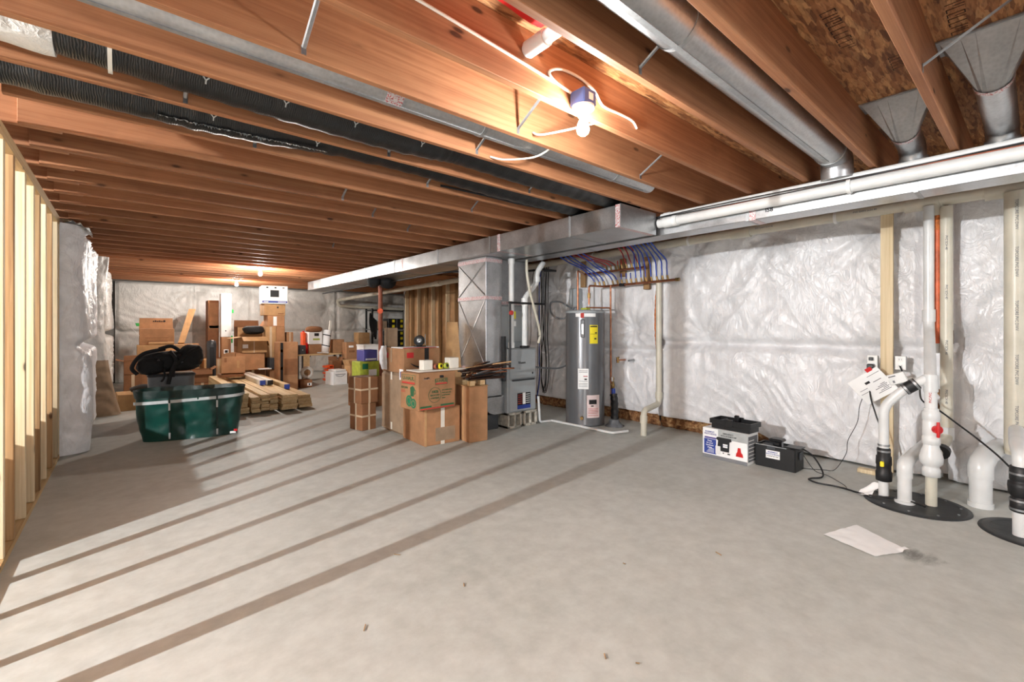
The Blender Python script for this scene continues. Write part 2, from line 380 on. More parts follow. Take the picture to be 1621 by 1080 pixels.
def text(parent, body, loc, size, mat, face='-Y', name='lettering', align='CENTER', spin=0, ext=.0006, sx=1):
    cu = bpy.data.curves.new(name, 'FONT'); cu.body = body; cu.size = size; cu.align_x = align; cu.align_y = 'CENTER'; cu.extrude = ext; cu.offset = size*.016; cu.resolution_u = 2
    tmp = bpy.data.objects.new(name, cu); dg = bpy.context.evaluated_depsgraph_get(); me = bpy.data.meshes.new_from_object(tmp.evaluated_get(dg))
    bpy.data.objects.remove(tmp); bpy.data.curves.remove(cu); me.materials.clear(); me.materials.append(M[mat])
    o = bpy.data.objects.new(name, me); COL.objects.link(o)
    r = parent
    while r.parent: r = r.parent
    o.location = V(loc) - (V(r.location) if r.name not in LOCAL else V((0, 0, 0)))
    e = FACE[face]; mtx = Matrix.Rotation(e[2], 3, 'Z') @ Matrix.Rotation(e[0], 3, 'X') @ Matrix.Rotation(spin, 3, 'Z')
    o.rotation_euler = mtx.to_euler(); o.scale = (sx, 1, 1); o.parent = parent
    return o
# ------------------------------------------------------------------ setting
ZC = 2.425; ZF = 2.705
m_ = MB(); m_.box(-5.3, 8.2, -3.2, 14.6, -.12, 0); struct(m_, 'floor', 'concrete', 'bare grey concrete slab floor')
m_ = MB(); m_.box(-5.3, 8.2, -3.2, 14.6, ZF, ZF+.02); struct(m_, 'ceiling', 'osb', 'strand board subfloor above the joists')
m_ = MB(); m_.box(5.46, 5.66, -3.2, 6.35, 0, ZC); struct(m_, 'wall_right', 'foundation', 'concrete foundation wall behind the insulation', (5.56, 0, 0))
m_ = MB(); m_.box(-.62, 7.9, 14.32, 14.5, 0, ZF-.001); struct(m_, 'wall_far', 'foundation', 'concrete foundation wall at the far end', (3.5, 14.4, 0))
m_ = MB(); m_.box(-.80, -.62, 6.42, 14.5, 0, ZC); struct(m_, 'wall_left', 'foundation', 'concrete foundation wall behind the left insulation', (-.7, 10, 0))
m_ = MB(); m_.box(7.72, 7.9, 11.0, 14.32, 0, ZC); m_.box(5.66, 7.72, 11.0, 11.12, 0, ZC); struct(m_, 'wall_nook', 'foundation', 'concrete wall closing the storage nook', (7.8, 12.6, 0))
m_ = MB(); m_.box(-5.3, -5.15, -3.2, 6.42, 0, ZC); m_.box(-5.15, -.8, 6.42, 6.57, 0, ZC); struct(m_, 'wall_stairwell', 'foundation', 'plain wall of the space beyond the open studs', (-5.2, 3, 0))
m_ = MB(); m_.box(5.625, 5.66, -3.2, 10.9, ZC+.001, ZF-.001); m_.box(7.72, 7.76, 11, 14.3, ZC+.001, ZF-.001); struct(m_, 'trim_1', 'boardx', 'rim board closing the joist ends over the right wall')
m_ = MB(); m_.box(-5.14, -5.11, -3.2, 6.4, ZC+.001, ZF-.001); m_.box(-5.1, -.5, 6.5, 6.54, ZC+.001, ZF-.001); m_.box(-.5, -.46, 6.5, 14.3, ZC+.001, ZF-.001); struct(m_, 'trim_2', 'boardx', 'rim board closing the joist ends over the left wall')
# low unseen stand-in beyond the open studs, shaped to shade the floor
m_ = MB(); m_.bbox(-1.02, -.74, 3.56, 6.38, 0, .66, .05); struct(m_, 'wall_low', 'foundation', 'unseen low block put beyond the open studs to shade the floor', (-.9, 5, 0))
m_ = MB(); m_.box(5.72, 5.735, 6.36, 10.98, 0, ZC); struct(m_, 'wall_sheathing', 'tan', 'brown sheathing behind the bare studs', (5.73, 8.6, 0))

# joists ------------------------------------------------------------
def near_label(k):
    return {-4: 'fir ceiling joist nearest overhead, partly above the camera', -3: 'fir joist between the two round-elbow floor boots', -2: 'fir joist with split lower edge beside the large silver duct',
            -1: 'fir joist between the large silver duct and the lamp joist', 0: 'fir joist carrying the lit blue lamp box and white cable', 1: 'pale knotty fir joist lit by the bare bulb, behind the lamp',
            2: 'fir joist between the thin silver duct and the black flexible duct', 3: 'fir joist running between the two black flexible ducts', 4: 'fir joist just beyond the second black flexible duct'}.get(k)
def joist_mesh(x0, x1):
    b = MB(); n = max(2, int((x1-x0)/.5))
    b.bbox(x0, x1, -.038, 0, ZC, ZF, .003); return b
base = joist_mesh(-.45, 5.62).mesh('joist_mesh', V((2.5, 0, ZC))); far_ = joist_mesh(-.45, 7.7).mesh('joist_mesh_long', V((2.5, 0, ZC))); lap = joist_mesh(-5.1, -.28).mesh('joist_mesh_lap', V((-2.5, 0, ZC)))
for me in (base, far_, lap): me.materials.append(M['joist'])
for k in range(-6, 31):
    o = bpy.data.objects.new('wood_joist', far_ if k > 23 else base); COL.objects.link(o); o.location = (2.5, 1.603+.4064*k, ZC)
    l = near_label(k)
    if not l: l = f'{nth(k-4)} fir ceiling joist beyond the farther black flexible duct' if k > 4 else 'fir ceiling joist in the row behind the camera'
    tag(o, l, 'joist', 'ceiling joists')
for k in range(5, 13):
    o = bpy.data.objects.new('wood_joist', lap); COL.objects.link(o); o.location = (-2.5, 1.603+.4064*k+.039, ZC)
    tag(o, f'short lapping joist end over the stud wall, {nth(k-5)} of its row going away', 'joist', 'lapped joists over the stud wall')
# joist stamps

kj = [o for o in COL.objects if o.get('label', '').startswith('pale knotty')][0]
o_ = text(kj, '8', (.262, 1.9695, 2.62), .06, 'studold', name='handwriting'); o_.rotation_euler = (PI/2, -.35, 0)
cl = bpy.data.objects['ceiling']
for (x, y, a, n, s_) in ((2.35, .62, .05, 9, 1.0), (3.0, .50, .05, 5, .8), (2.7, .25, .05, 7, 1.0), (1.30, 1.40, 0, 8, .9)):
    b = MB()
    for i in range(n):
        Tm = Matrix.Translation((x+.045*s_*i, y+.02*math.sin(a*i), ZF-.0012)); q = R.randrange(4)
        b.box(0, .0045, -.03*s_, .03*s_, -.0006, 0, Tm)
        if q != 1: b.box(0, .03*s_, .0255*s_, .03*s_, -.0006, 0, Tm)
        if q > 1: b.box(0, .026*s_, -.03*s_, -.0255*s_, -.0006, 0, Tm)
        if q % 2: b.box(.0245*s_, .029*s_, -.03*s_, .005, -.0006, 0, Tm)
    b.build('stamp_print', 'inkbrown', cl)
# left stud wall -------------------------------------------------------
m_ = MB(); m_.box(-.60, -.511, 2.2, 6.42, 2.387, ZC-.001); m_.top('top_plate', 'plate', 'pale pine upper top plate along the open stud wall', 'wall plate', 'stud wall plates')
m_ = MB(); m_.box(-.60, -.511, 2.2, 6.42, 2.348, 2.386); m_.top('top_plate', 'plate', 'pale pine lower top plate nailed under the upper one', 'wall plate', 'stud wall plates')
m_ = MB(); m_.box(-.60, -.511, 2.2, 6.42, 0, .038); m_.top('sole_plate', 'plate', 'pine sole plate on the floor under the open studs', 'wall plate', 'stud wall plates')
ys = [2.255, 2.295, 2.595, 3.02, 3.42, 3.72, 4.02, 4.42, 4.80, 5.10, 5.45, 5.86, 6.28, 6.395]
for i, y in enumerate(ys):
    m_ = MB(); m_.bbox(-.60, -.512, y-.019, y+.019, .039, 2.347, .003)
    m_.top('wood_stud', 'stud' if i not in (6, 9, 11) else 'studold', f'{nth(len(ys)-1-i)} pine stud counted from the white insulation in the open left wall', 'stud', 'left wall studs')
# bare stud wall behind the furnace ------------------------------------
m_ = MB(); m_.box(5.62, 5.71, 6.36, 10.98, 2.34, ZC-.001); m_.top('top_plate', 'plate', 'brown top plate over the bare studs behind the furnace', 'wall plate', 'rear wall plates')
m_ = MB(); m_.box(5.62, 5.71, 6.36, 10.98, 0, .038); m_.top('sole_plate', 'plate', 'sole plate under the bare studs behind the cartons', 'wall plate', 'rear wall plates')
for i, y in enumerate([6.4, 6.9, 7.4, 7.8, 8.2, 8.6, 8.95, 9.3, 9.6, 9.95, 10.3, 10.65, 10.95]):
    m_ = MB(); m_.bbox(5.62, 5.709, y-.019, y+.019, .039, 2.339, .003)
    m_.top('wood_stud', ('stud', 'studold')[i % 2], f'{nth(i)} bare stud in the brown wall counted from the furnace side', 'stud', 'rear wall studs')

# ------------------------------------------------------------------ insulation blankets
def ridged(p, s): 
    return 1-abs(noise.noise(V((p[0]*s[0], p[1]*s[1], p[2]*s[2]))))*2
def sheet(u0, u1, v0, v1, place, pins, bulge, nu, nv, seed, wr=.018, edge=.06, seams=(), side=0., lift=None):
    b = MB()
    def fn(a, c):
        u = u0+(u1-u0)*a; vb = lift(u) if lift else v0; v = vb+(v1-vb)*c
        e = min(1, min(u-u0, u1-u)/edge)*min(1, (v1-v+.02)/edge)*min(1, (v-vb+.05)/edge); e = max(0, e)**.5; e = max(e, side*min(1, (v1-v+.02)/edge)*min(1, (v-vb+.05)/edge))
        d = bulge*e
        for sv in seams: d -= bulge*.55*math.exp(-((v-sv)/.05)**2)
        w = 0
        n1 = noise.noise(V((u*1.1+seed, v*1.4, seed))); d += .035*n1*e
        p = (u+.8*v+seed+.35*n1, v-.5*u, seed); q = (u-.9*v-.4*n1, v+.6*u, seed+5)
        w += max(0, ridged(p, (5.5, 1.3, 1))-.5)*2*max(0, noise.noise(V((u*.9, v*.9, seed+9)))+.35)
        w += max(0, ridged(q, (6.5, 1.6, 1))-.55)*2*max(0, noise.noise(V((u*.8+4, v*.8, seed+3)))+.35)
        for (pu, pv, rad) in pins:
            du, dv = u-pu, v-pv; r = math.hypot(du, dv)+1e-6
            if r < rad*1.8:
                a_ = math.atan2(dv, du); f = math.exp(-(r/rad)**2)
                w += f*1.1*(math.sin(a_*11+3*noise.noise(V((pu*3, pv, a_)))+seed)*.5)*min(1, r/.08)
                d -= bulge*.75*math.exp(-(r/(.16))**2)
        d += wr*w*e; d = max(d, .004)
        return place(u, v, d)
    b.grid(fn, nu, nv); return b
def edge_strip(name, place, u0, u1, h, seed, parent):
    b = MB()
    def fn(a, c):
        u = u0+(u1-u0)*a; v = h*c*(1+.35*noise.noise(V((u*3, seed, 2))))
        return place(u, v+.004, .03+.05*math.sin(c*PI)+.035*noise.noise(V((u*9, v*22, seed)))+.02*noise.noise(V((u*25, v*50, seed))))
    b.grid(fn, int((u1-u0)/.02), 8); return b.build(name, 'fiberglass', parent, 'brown fluffy fibreglass showing under the white facing')
# right wall: u = Y, normal -X
XR = 5.45
RW = lambda u, v, d: (XR-d, u, v)
def rb(label, u0, u1, v0, pins, bulge, seed, wr=.02, seams=(1.25,), strip=None, lift=None):
    t = thing('insulation_blanket', label, 'insulation', (XR, (u0+u1)/2, 0), group='white faced insulation on the walls')
    sheet(u0, u1, v0, 2.42, RW, pins, bulge, int((u1-u0)/.022), 100, seed, wr, seams=seams, side=.85, lift=lift).build('facing', 'poly', t)
    if strip: edge_strip('fiberglass', RW, strip[0], strip[1], v0+.05, seed, t)
    return t
rb('white plastic faced insulation blanket behind the water heater', 3.275, 6.34, .17, [(4.2, 2.3, .5), (5.2, 1.9, .7), (5.0, .9, .5), (3.7, 1.3, .5)], .13, 3.1, .024, (1.0,), (3.3, 6.3))
rb('large wrinkled white insulation blanket between the thin drain and the pump discharge pipe', .665, 3.285, .15, [(2.86, 2.2, .45), (.98, 2.25, .7), (1.9, 2.33, .6), (1.0, 1.0, .5), (2.7, 1.2, .4)], .14, 8.4, .024, (1.12,), (1.9, 3.28), lambda u: .02+.14*min(1, max(0, (u-1.7)/.4)))
rb('white insulation blanket bulging between the beige pipe and the thick stack pipe', -.02, .525, .02, [(.5, 1.2, .5)], .17, 17.7, .02, (), None)
rb('white insulation blanket at the edge beyond the thick stack pipe', -2.2, -.06, .02, [(-.6, 1.9, .5)], .14, 21.7, .02, (1.15,), None)
# brown fibreglass in the gap by the pump pipes
t = MB(); t.grid(lambda a, c: (XR-.045-.03*noise.noise(V((a*4, c*30, 2))), .50+.20*a, .12+2.26*c), 10, 90); t.top('fiberglass_batt', 'fiberglass', 'brown fibreglass showing in the gap behind the pump pipes', 'insulation')
# far wall: u = X, normal -Y
YF = 14.3
FW = lambda u, v, d: (u, YF-d, v)
def fbk(label, u0, u1, pins, seed, wr=.016, seams=(1.2,), bulge=.14):
    t = thing('insulation_blanket', label, 'insulation', ((u0+u1)/2, YF, 0), group='white faced insulation on the walls')
    sheet(u0, u1, .01, 2.42, FW, pins, bulge, int((u1-u0)/.03), 80, seed, wr, seams=seams, side=.8).build('facing', 'polywarm', t); return t
fbk('white insulation blanket on the far wall at the left corner', -.20, 1.35, [(1.25, 2.28, .6), (-.2, 1.25, .5)], 31.2)
fbk('white insulation blanket on the far wall behind the tall cartons', 1.35, 2.62, [(1.45, 2.28, .5), (2.55, 2.3, .5)], 35.9)
fbk('white insulation blanket on the far wall with creases fanning from a pin', 2.62, 4.95, [(3.5, 2.25, .8), (2.7, 2.3, .4), (4.7, 1.9, .8)], 41.4)
fbk('white insulation blanket on the far wall behind the black rack', 4.95, 7.7, [(5.6, 1.6, .7), (6.9, 2.2, .7)], 47.4)
# left wall: u = Y, normal +X, thick and saggy, its cut end wrapped
XL = -.61
LW = lambda u, v, d: (XL+d, u, v)
def leftb(label, u0, u1, v0, bulge, seed, seams, pins, mat):
    t = thing('insulation_blanket', label, 'insulation', (XL, (u0+u1)/2, 0), group='white faced insulation on the walls')
    b = sheet(u0, u1, v0, 2.40, LW, pins, bulge, int((u1-u0)/.025), 110, seed, .035, .1, seams); b.build('facing', mat, t); return t
t = leftb('fat white insulation blanket ending beside the left studs', 6.55, 8.82, .012, .27, 51.3, (1.12,), [(6.9, 2.3, .4), (8.0, 1.2, .4)], 'polylit')
# wrapped end facing the camera
b = MB()
def fn(a, c):
    v = .012+2.36*c; sq = 1-.35*math.exp(-((v-1.12)/.06)**2) - .25*max(0, (v-2.2)/.2)
    ang = a*PI*.55; x = XL+(.08+.235*math.sin(ang)*sq*(1+.12*math.sin(v*2.6)))
    y = 6.43+.16*(1-math.cos(ang))+.012*noise.noise(V((a*2, v*7, 3)))+.01*noise.noise(V((a*5, v*15, 8)))
    return (x, y, v)
b.grid(fn, 24, 120); b.build('wrapped_end', 'polylit', t)
b = MB(); b.grid(lambda a, c: (XL+.06+.26*a+.03*noise.noise(V((a*6, c*6, 1))), 6.46+.5*c, 2.33+.07*math.sin(a*PI)+.03*noise.noise(V((a*9, c*9, 4)))), 20, 16); b.build('gathered_top', 'polywarm', t)
t = leftb('second white insulation blanket on the left wall with a loose top', 8.97, 14.10, .02, .36, 57.3, (1.2,), [(10, 2.2, .5), (12, 2.2, .5)], 'polywarm')
def endcap(c0, c1, fl):
    b = MB()
    def fn(a, c):
        v = .015+2.34*(c0+(c1-c0)*c); ang = a*PI*.55
        x = XL+.06+(.33+fl*(1-c)**2)*math.sin(ang)*(1+.10*math.sin(v*3.1))
        return (x, 8.85+.16*(1-math.cos(ang))+.03*noise.noise(V((a*3, v*5, 6)))+.02*noise.noise(V((a*7, v*13, 2)))-.06*fl*(1-c), v)
    b.grid(fn, 22, int(90*(c1-c0))); return b
endcap(.34, 1, 0).build('wrapped_end', 'polywarm', t)
endcap(0, .35, .16).build('loose_flap', 'cardgrey', t, 'brown paper flap hanging loose at the bottom')
# plastic facing behind the sump pipes
t = thing('insulation_blanket', 'low piece of white plastic facing behind the sump pipes', 'insulation', (XR, .6, 0), group='white faced insulation on the walls')
sheet(.44, .76, .05, 1.18, RW, [(.6, .5, .3)], .05, 16, 50, 71.3, .02, .05, side=.6).build('facing', 'poly', t)
# ------------------------------------------------------------------ sheet metal ducts
def band(parent, x0, x1, y, z0, z1, w=.03, e=.004, mat='galvdull', name='joint_band', full=True):
    b = MB(); b.box(x0-e, x0+.001, y-w/2, y+w/2, z0-e, z1+e); b.box(x0, x1+e, y-w/2, y+w/2, z0-e, z0+.001)
    b.box(x1-.001, x1+e, y-w/2, y+w/2, z0-e, z1+e); return b.build(name, mat, parent)
t = thing('trunk_duct', 'wide galvanized trunk duct hung under the joists, nearer of the two', 'duct', (3.6, 7, 2.205))
b = MB(); b.bbox(3.345, 3.90, 2.44, 11.55, 2.212, 2.412, .004); b.build('body', 'galv', t)
for y in (3.05, 4.35, 5.55, 6.9, 8.1, 9.3, 10.6): band(t, 3.345, 3.90, y, 2.212, 2.412, .022)
for y in (2.47, 4.17, 6.62, 9.05): band(t, 3.345, 3.90, y, 2.212, 2.412, .05, .002, 'foil', 'foil_tape')
b = MB(); b.box(3.34, 3.905, 2.434, 2.44, 2.207, 2.417); b.build('end_cap', 'galv', t)
t = thing('trunk_duct', 'narrower galvanized trunk duct behind white pipes along the right wall', 'duct', (4.1, 2, 2.205))
b = MB(); b.bbox(3.985, 4.215, -1.6, 6.3, 2.212, 2.408, .004); b.build('body', 'galv', t)
for y in (.55, 1.62, 3.4, 5.0): band(t, 3.985, 4.215, y, 2.212, 2.408, .024)
for y in (1.58, ): band(t, 3.985, 4.215, y, 2.212, 2.408, .05, .003, 'foil', 'foil_tape')
text(t, 'IS8', (3.982, 1.45, 2.27), .05, 'ink', '-X', 'handwriting')
# two white vent pipes in front of it
t = thing('vent_pipe', 'upper of two white pipes strapped along the right trunk duct', 'pipe', (3.95, .5, 2.38), group='white furnace vent pipes')
MB().tube([(3.945, -1.6, 2.392), (3.945, 2.40, 2.385)], .024, 14).build('pipe', 'pvc', t); MB().tube([(3.945, 2.30, 2.385), (3.945, 2.37, 2.385)], .030, 14).build('coupling', 'pvc', t)
t = thing('vent_pipe', 'lower and thicker of two white pipes along the right trunk duct', 'pipe', (3.93, .5, 2.3), group='white furnace vent pipes')
MB().tube([(3.932, -1.6, 2.322), (3.932, 2.42, 2.318)], .043, 16).build('pipe', 'pvc', t); MB().tube([(3.932, 2.22, 2.318), (3.932, 2.36, 2.318)], .050, 16).build('coupling', 'pvc', t)
for y in (2.25, .9): MB().tube([(3.932, y-.012, 2.32), (3.932, y+.012, 2.32)], .053, 14).build('hanger', 'white', t)
for i in range(3):
    z = 2.354+.009*i
    p = [(3.905-.004*(i == 1), y, z+.007*math.sin(y*2.1+i*2)) for y in [-1.6+.25*j for j in range(17)]]
    m_ = MB(); m_.tube(smooth_path(p, 3), .0042, 6); m_.top('wire', 'cableblack' if i else 'rust', ('thin brown thermostat wire lying on the white vent pipes', 'thin black cable lying on the white vent pipes', 'second thin black cable lying on the white vent pipes')[i], 'cable', 'cables on the vent pipes')
# ------------------------------------------------------------------ round ducts and boots
def round_duct(label, y, z, r, x0, x1, joints, crimp=None):
    t = thing('round_duct', label, 'duct', ((x0+x1)/2, y, z))
    MB().tube([(x0, y, z), (x1, y, z)], r, 28).build('pipe', 'galvround', t)
    MB().box(x0, x1-.1, y-.012, y+.012, z-r-.003, z-r+.004).build('seam', 'galvdull', t)
    for j in joints: MB().tube([(j-.012, y, z), (j+.012, y, z)], r+.004, 28).build('joint_ring', 'galvdull', t)
    if crimp:
        MB().tube(fillet([(x1-.01, y, z), (x1+crimp, y, z-.01), (x1+crimp+.02, y, z-.16)], .1, 6), r+.003, 24).build('elbow', 'galvround', t)
        MB().tube([(x1-.05, y, z), (x1-.01, y, z)], r+.006, 28).build('collar', 'galvdull', t)
    return t
t = round_duct('large silver round duct filling the joist bay at upper right', .975, 2.555, .096, -.5, 3.80, (1.72,), .12)
t = round_duct('thin silver round duct running in the joist bay before the black flexible ducts', 2.19, 2.535, .072, -.5, 3.40, (1.62, 2.9), None)
b = MB(); b.tube([(1.0, 2.19, 2.535), (1.09, 2.19, 2.535)], .0735, 28); b.build('foil_tape', 'foil', t)
def boot(label, yc, x0, hy, xr, zr, xe, r=.072):
    t = thing('floor_boot', label, 'duct boot', (x0, yc, ZF-.3), group='round elbow floor boots')
    # rectangular mouth against the subfloor narrowing to a round collar
    n = 24; b = MB(); ring0 = []; ring1 = []
    cx_, zc_ = xr, zr
    for k in range(n):
        a = 2*PI*k/n; ca, sa = math.cos(a), math.sin(a); m = max(abs(ca), abs(sa))
        ring0.append((x0+.075+.075*sa/m, yc+hy*ca/m, ZF-.004))
        ring1.append((cx_, yc+r*ca, zc_+r*sa))
    vs = ring0+ring1; b.add(vs, [(k, (k+1) % n, n+(k+1) % n, n+k) for k in range(n)]); b.build('hood', 'galvdull', t)
    b = MB(); b.box(x0-.012, x0+.16, yc-hy-.01, yc+hy+.01, ZF-.010, ZF-.002); b.build('flange', 'galvdull', t)
    MB().tube([(xr-.004, yc, zr), (xr+.03, yc, zr-.003)], r+.003, 24, cap=False).build('foil_tape', 'foil', t)
    MB().tube(fillet([(xr, yc, zr), (xe, yc, zr-.03), (xe+.05, yc, 2.41)], .09, 6), r, 24, cap=False).build('elbow', 'galv', t)
    MB().tube([(xe+.046, yc, 2.45), (xe+.05, yc, 2.413)], r+.006, 24).build('collar', 'galvdull', t)
    return t
boot('galvanized floor boot in the bay next to the large silver duct', .568, 3.50, .176, 3.72, 2.545, 3.98)
boot('galvanized floor boot at the right picture edge', .162, 3.02, .172, 3.26, 2.545, 3.98)
# ------------------------------------------------------------------ black flexible ducts
def flexduct(label, pts, r, seed, white=False):
    t = thing('flexible_duct', label, 'duct', pts[len(pts)//2])
    path = smooth_path(pts, 14); rs = [r*(1+.05*noise.noise(V((i*.31, seed, 0)))+.02*math.sin(i*1.9)) for i in range(len(path))]
    MB().tube(path, rs, 20).build('jacket', 'flexrib', t)
    for i, f in enumerate((.34, .42, .5, .62, .7)):
        p = path[int(f*len(path))]
        b = MB(); b.box(p.x-.018, p.x+.018, p.y-r*.75-.004, p.y-r*.75, p.z-r*.72, p.z-r*.66)
    return t, path
t, pth = flexduct('black flexible duct nearer the camera with a white taped start', [(-.9, 2.60, 2.56), (-.3, 2.59, 2.555), (.2, 2.60, 2.545), (.7, 2.60, 2.535), (1.2, 2.60, 2.53), (1.6, 2.60, 2.55), (1.75, 2.60, 2.56), (2.3, 2.60, 2.545), (2.9, 2.60, 2.545), (3.35, 2.60, 2.545), (3.75, 2.60, 2.545)], .125, 1)
# printed marks on the jackets
for x in (.28, .62, .98, 1.4):
    o_ = text(t, 'Y', (x, 2.505, 2.448), .045, 'silverband', '-Y', 'arrow_print'); o_.rotation_euler = (PI*.75, 0, 0)
b = MB(); b.tube(smooth_path([(-.6, 2.6, 2.56), (-.5, 2.595, 2.557), (-.4, 2.6, 2.555), (-.22, 2.6, 2.553)], 4), [.134+.004*math.sin(i*1.3) for i in range(13)], 18); b.build('white_tape', 'polywarm', t)
b = MB(); b.tube([(-.06, 2.6, 2.55), (-.045, 2.6, 2.55)], .138, 20); b.build('strap', 'cable', t)
t, pth = flexduct('black flexible duct farther from the camera with frayed silver edge', [(-.9, 3.01, 2.54), (-.3, 3.01, 2.53), (.2, 3.01, 2.525), (.6, 3.01, 2.535), (1.1, 3.01, 2.57), (1.7, 3.01, 2.57), (2.2, 3.01, 2.55), (2.8, 3.01, 2.545), (3.3, 3.01, 2.545), (3.72, 3.01, 2.545)], .125, 5)
b = MB(); b.grid(lambda a, c: (.12+.85*a, 2.965-.02*c+.012*noise.noise(V((a*40, 1, 2))), 2.412+.02*a-.016*c*(.4+abs(noise.noise(V((a*60, c, 5)))*2))), 120, 3); b.build('foil_fringe', 'silverband', t)
for x in (.36, .9, 1.6):
    o_ = text(t, 'Y', (x, 2.915, 2.445+.03*(x > 1)), .045, 'silverband', '-Y', 'arrow_print'); o_.rotation_euler = (PI*.75, 0, 0)
# thin black cables sagging beside it
m_ = MB(); m_.tube(smooth_path([(1.95, 3.19, 2.47), (2.3, 3.12, 2.45), (2.7, 3.1, 2.44), (3.1, 3.05, 2.435), (3.33, 3.02, 2.43)], 6), .009, 8); m_.top('cable', 'cableblack', 'black cable sagging below the farther flexible duct', 'cable')
# ------------------------------------------------------------------ metal bridging straps
def strap(x, k, dx, label):
    y0 = 1.603+.4064*k-.038; y1 = y0-.3684
    t = thing('bridging_strap', label, 'joist bridging', (x, y0, ZC), group='metal bridging straps between joists')
    b = MB(); p = V((x, y0-.002, 2.462)); q = V((x+dx, y1+.002, 2.668)); w_ = V((.010, 0, 0)); u = V((0, .0, -.006))
    b.add([p-w_, p+w_, q+w_, q-w_, p-w_*.5+u, p+w_*.5+u, q+w_*.5+u, q-w_*.5+u], [(0, 1, 2, 3), (0, 4, 7, 3), (4, 5, 6, 7), (1, 5, 6, 2), (0, 1, 5, 4), (3, 7, 6, 2)]); b.build('strap', 'steel', t)
    MB().box(x-.010, x+.010, y0-.003, y0-.0005, 2.432, 2.468).build('nail_tab', 'steel', t)
L_ = 'thin metal bridging strap '
for x, k, dx, l in [(1.725, 1, 0, 'beside the lit bulb on the pale knotty joist'), (.555, 1, 0, 'at the top edge on the pale knotty joist'), (2.95, 1, 0, 'on the pale knotty joist toward the trunk duct'), (1.725, 2, 0, 'crossing below the thin silver duct'),
                    (2.56, 3, 0, 'under the nearer flexible duct toward its trunk end'), (1.31, 3, 0, 'under the middle of the nearer flexible duct'), (.225, 3, 0, 'under the taped start side of the nearer flexible duct'), (1.83, 4, 0, 'under the farther flexible duct at mid length'), (.61, 4, 0, 'under the farther flexible duct near its frayed edge'),
                    (1.73, -1, 0, 'crossing below the large silver duct'), (2.66, -3, 0, 'in front of the right-edge floor boot')]:
    strap(x, k, dx, L_+l)
for x, k in [(2.55, 5), (1.45, 6), (2.5, 8), (1.9, 7), (2.2, 12)]: strap(x, k, 0, L_+f'in the {nth(k-4)} joist bay beyond the flexible ducts')
# ------------------------------------------------------------------ white cable and small ceiling things
yj = 1.562
m_ = MB(); m_.tube(smooth_path([(-.4, yj, 2.60), (.2, yj, 2.59), (.8, yj, 2.575), (1.25, yj-.002, 2.545), (1.55, yj-.004, 2.52), (1.63, yj-.01, 2.512), (1.70, 1.54, 2.49)], 8), .007, 8)
m_.top('cable', 'cable', 'white cable stapled along the lamp joist into the blue box', 'cable')
m_ = MB(); m_.tube(smooth_path([(1.70, 1.545, 2.495), (1.60, 1.55, 2.515), (1.56, 1.553, 2.55), (1.64, 1.553, 2.592), (1.78, 1.553, 2.60), (1.90, 1.555, 2.575), (1.95, 1.555, 2.53), (2.0, 1.556, 2.515), (2.15, 1.556, 2.52), (2.25, 1.556, 2.515), (2.30, 1.562, 2.49)], 8), .007, 8)
m_.top('cable', 'cable', 'white cable looping above the blue box and away to the right', 'cable')
m_ = MB(); m_.tube(smooth_path([(1.97, 1.608, 2.44), (1.9, 1.75, 2.43), (1.84, 1.9, 2.435), (1.84, 1.968, 2.47)], 6), .006, 8); m_.top('cable', 'cable', 'short white cable crossing the bay behind the lit bulb', 'cable')
m_ = MB(); m_.tube(smooth_path([(2.05, 2.02, 2.45), (2.02, 2.15, 2.42), (1.9, 2.3, 2.418), (1.83, 2.37, 2.44)], 6), .006, 8); m_.top('cable', 'cable', 'white cable end hanging below the thin silver duct', 'cable')
t = thing('drain_stub', 'white plastic pipe stub crossing the bay above the lamp joist', 'pipe', (1.42, 1.4, 2.55))
MB().tube([(1.42, 1.163, 2.60), (1.42, 1.563, 2.60)], .030, 18).build('pipe', 'pvc', t); MB().tube([(1.42, 1.43, 2.60), (1.42, 1.55, 2.60)], .038, 18).build('fitting', 'pvc', t)
m_ = MB(); m_.grid(lambda a, c: (.9+.55*a, 1.30+.20*c, 2.690+.008*math.sin(a*9)*math.sin(c*5)), 20, 8); m_.top('plastic_sheet', 'redplastic', 'strip of red plastic under the subfloor at the top edge', 'plastic strip')
# subfloor stamps and sticker
m_ = MB(); m_.box(2.02, 2.10, .58, .63, ZF-.0025, ZF-.001); t = m_.top('sticker', 'paperwhite', 'white barcode sticker on the subfloor', 'sticker')
b = MB(); [b.box(2.03+.008*i, 2.033+.008*i+.002*(i % 2), .59, .615, ZF-.003, ZF-.0026) for i in range(7)]; b.build('barcode', 'ink', t)
# ------------------------------------------------------------------ return drop, furnace, vents
t = thing('return_duct', 'tall galvanized return duct with cross creases beside the furnace', 'duct', (3.57, 4.85, .1))
b = MB(); b.bbox(3.44, 3.697, 4.545, 5.16, .42, 2.211, .004); b.build('body', 'galv', t)
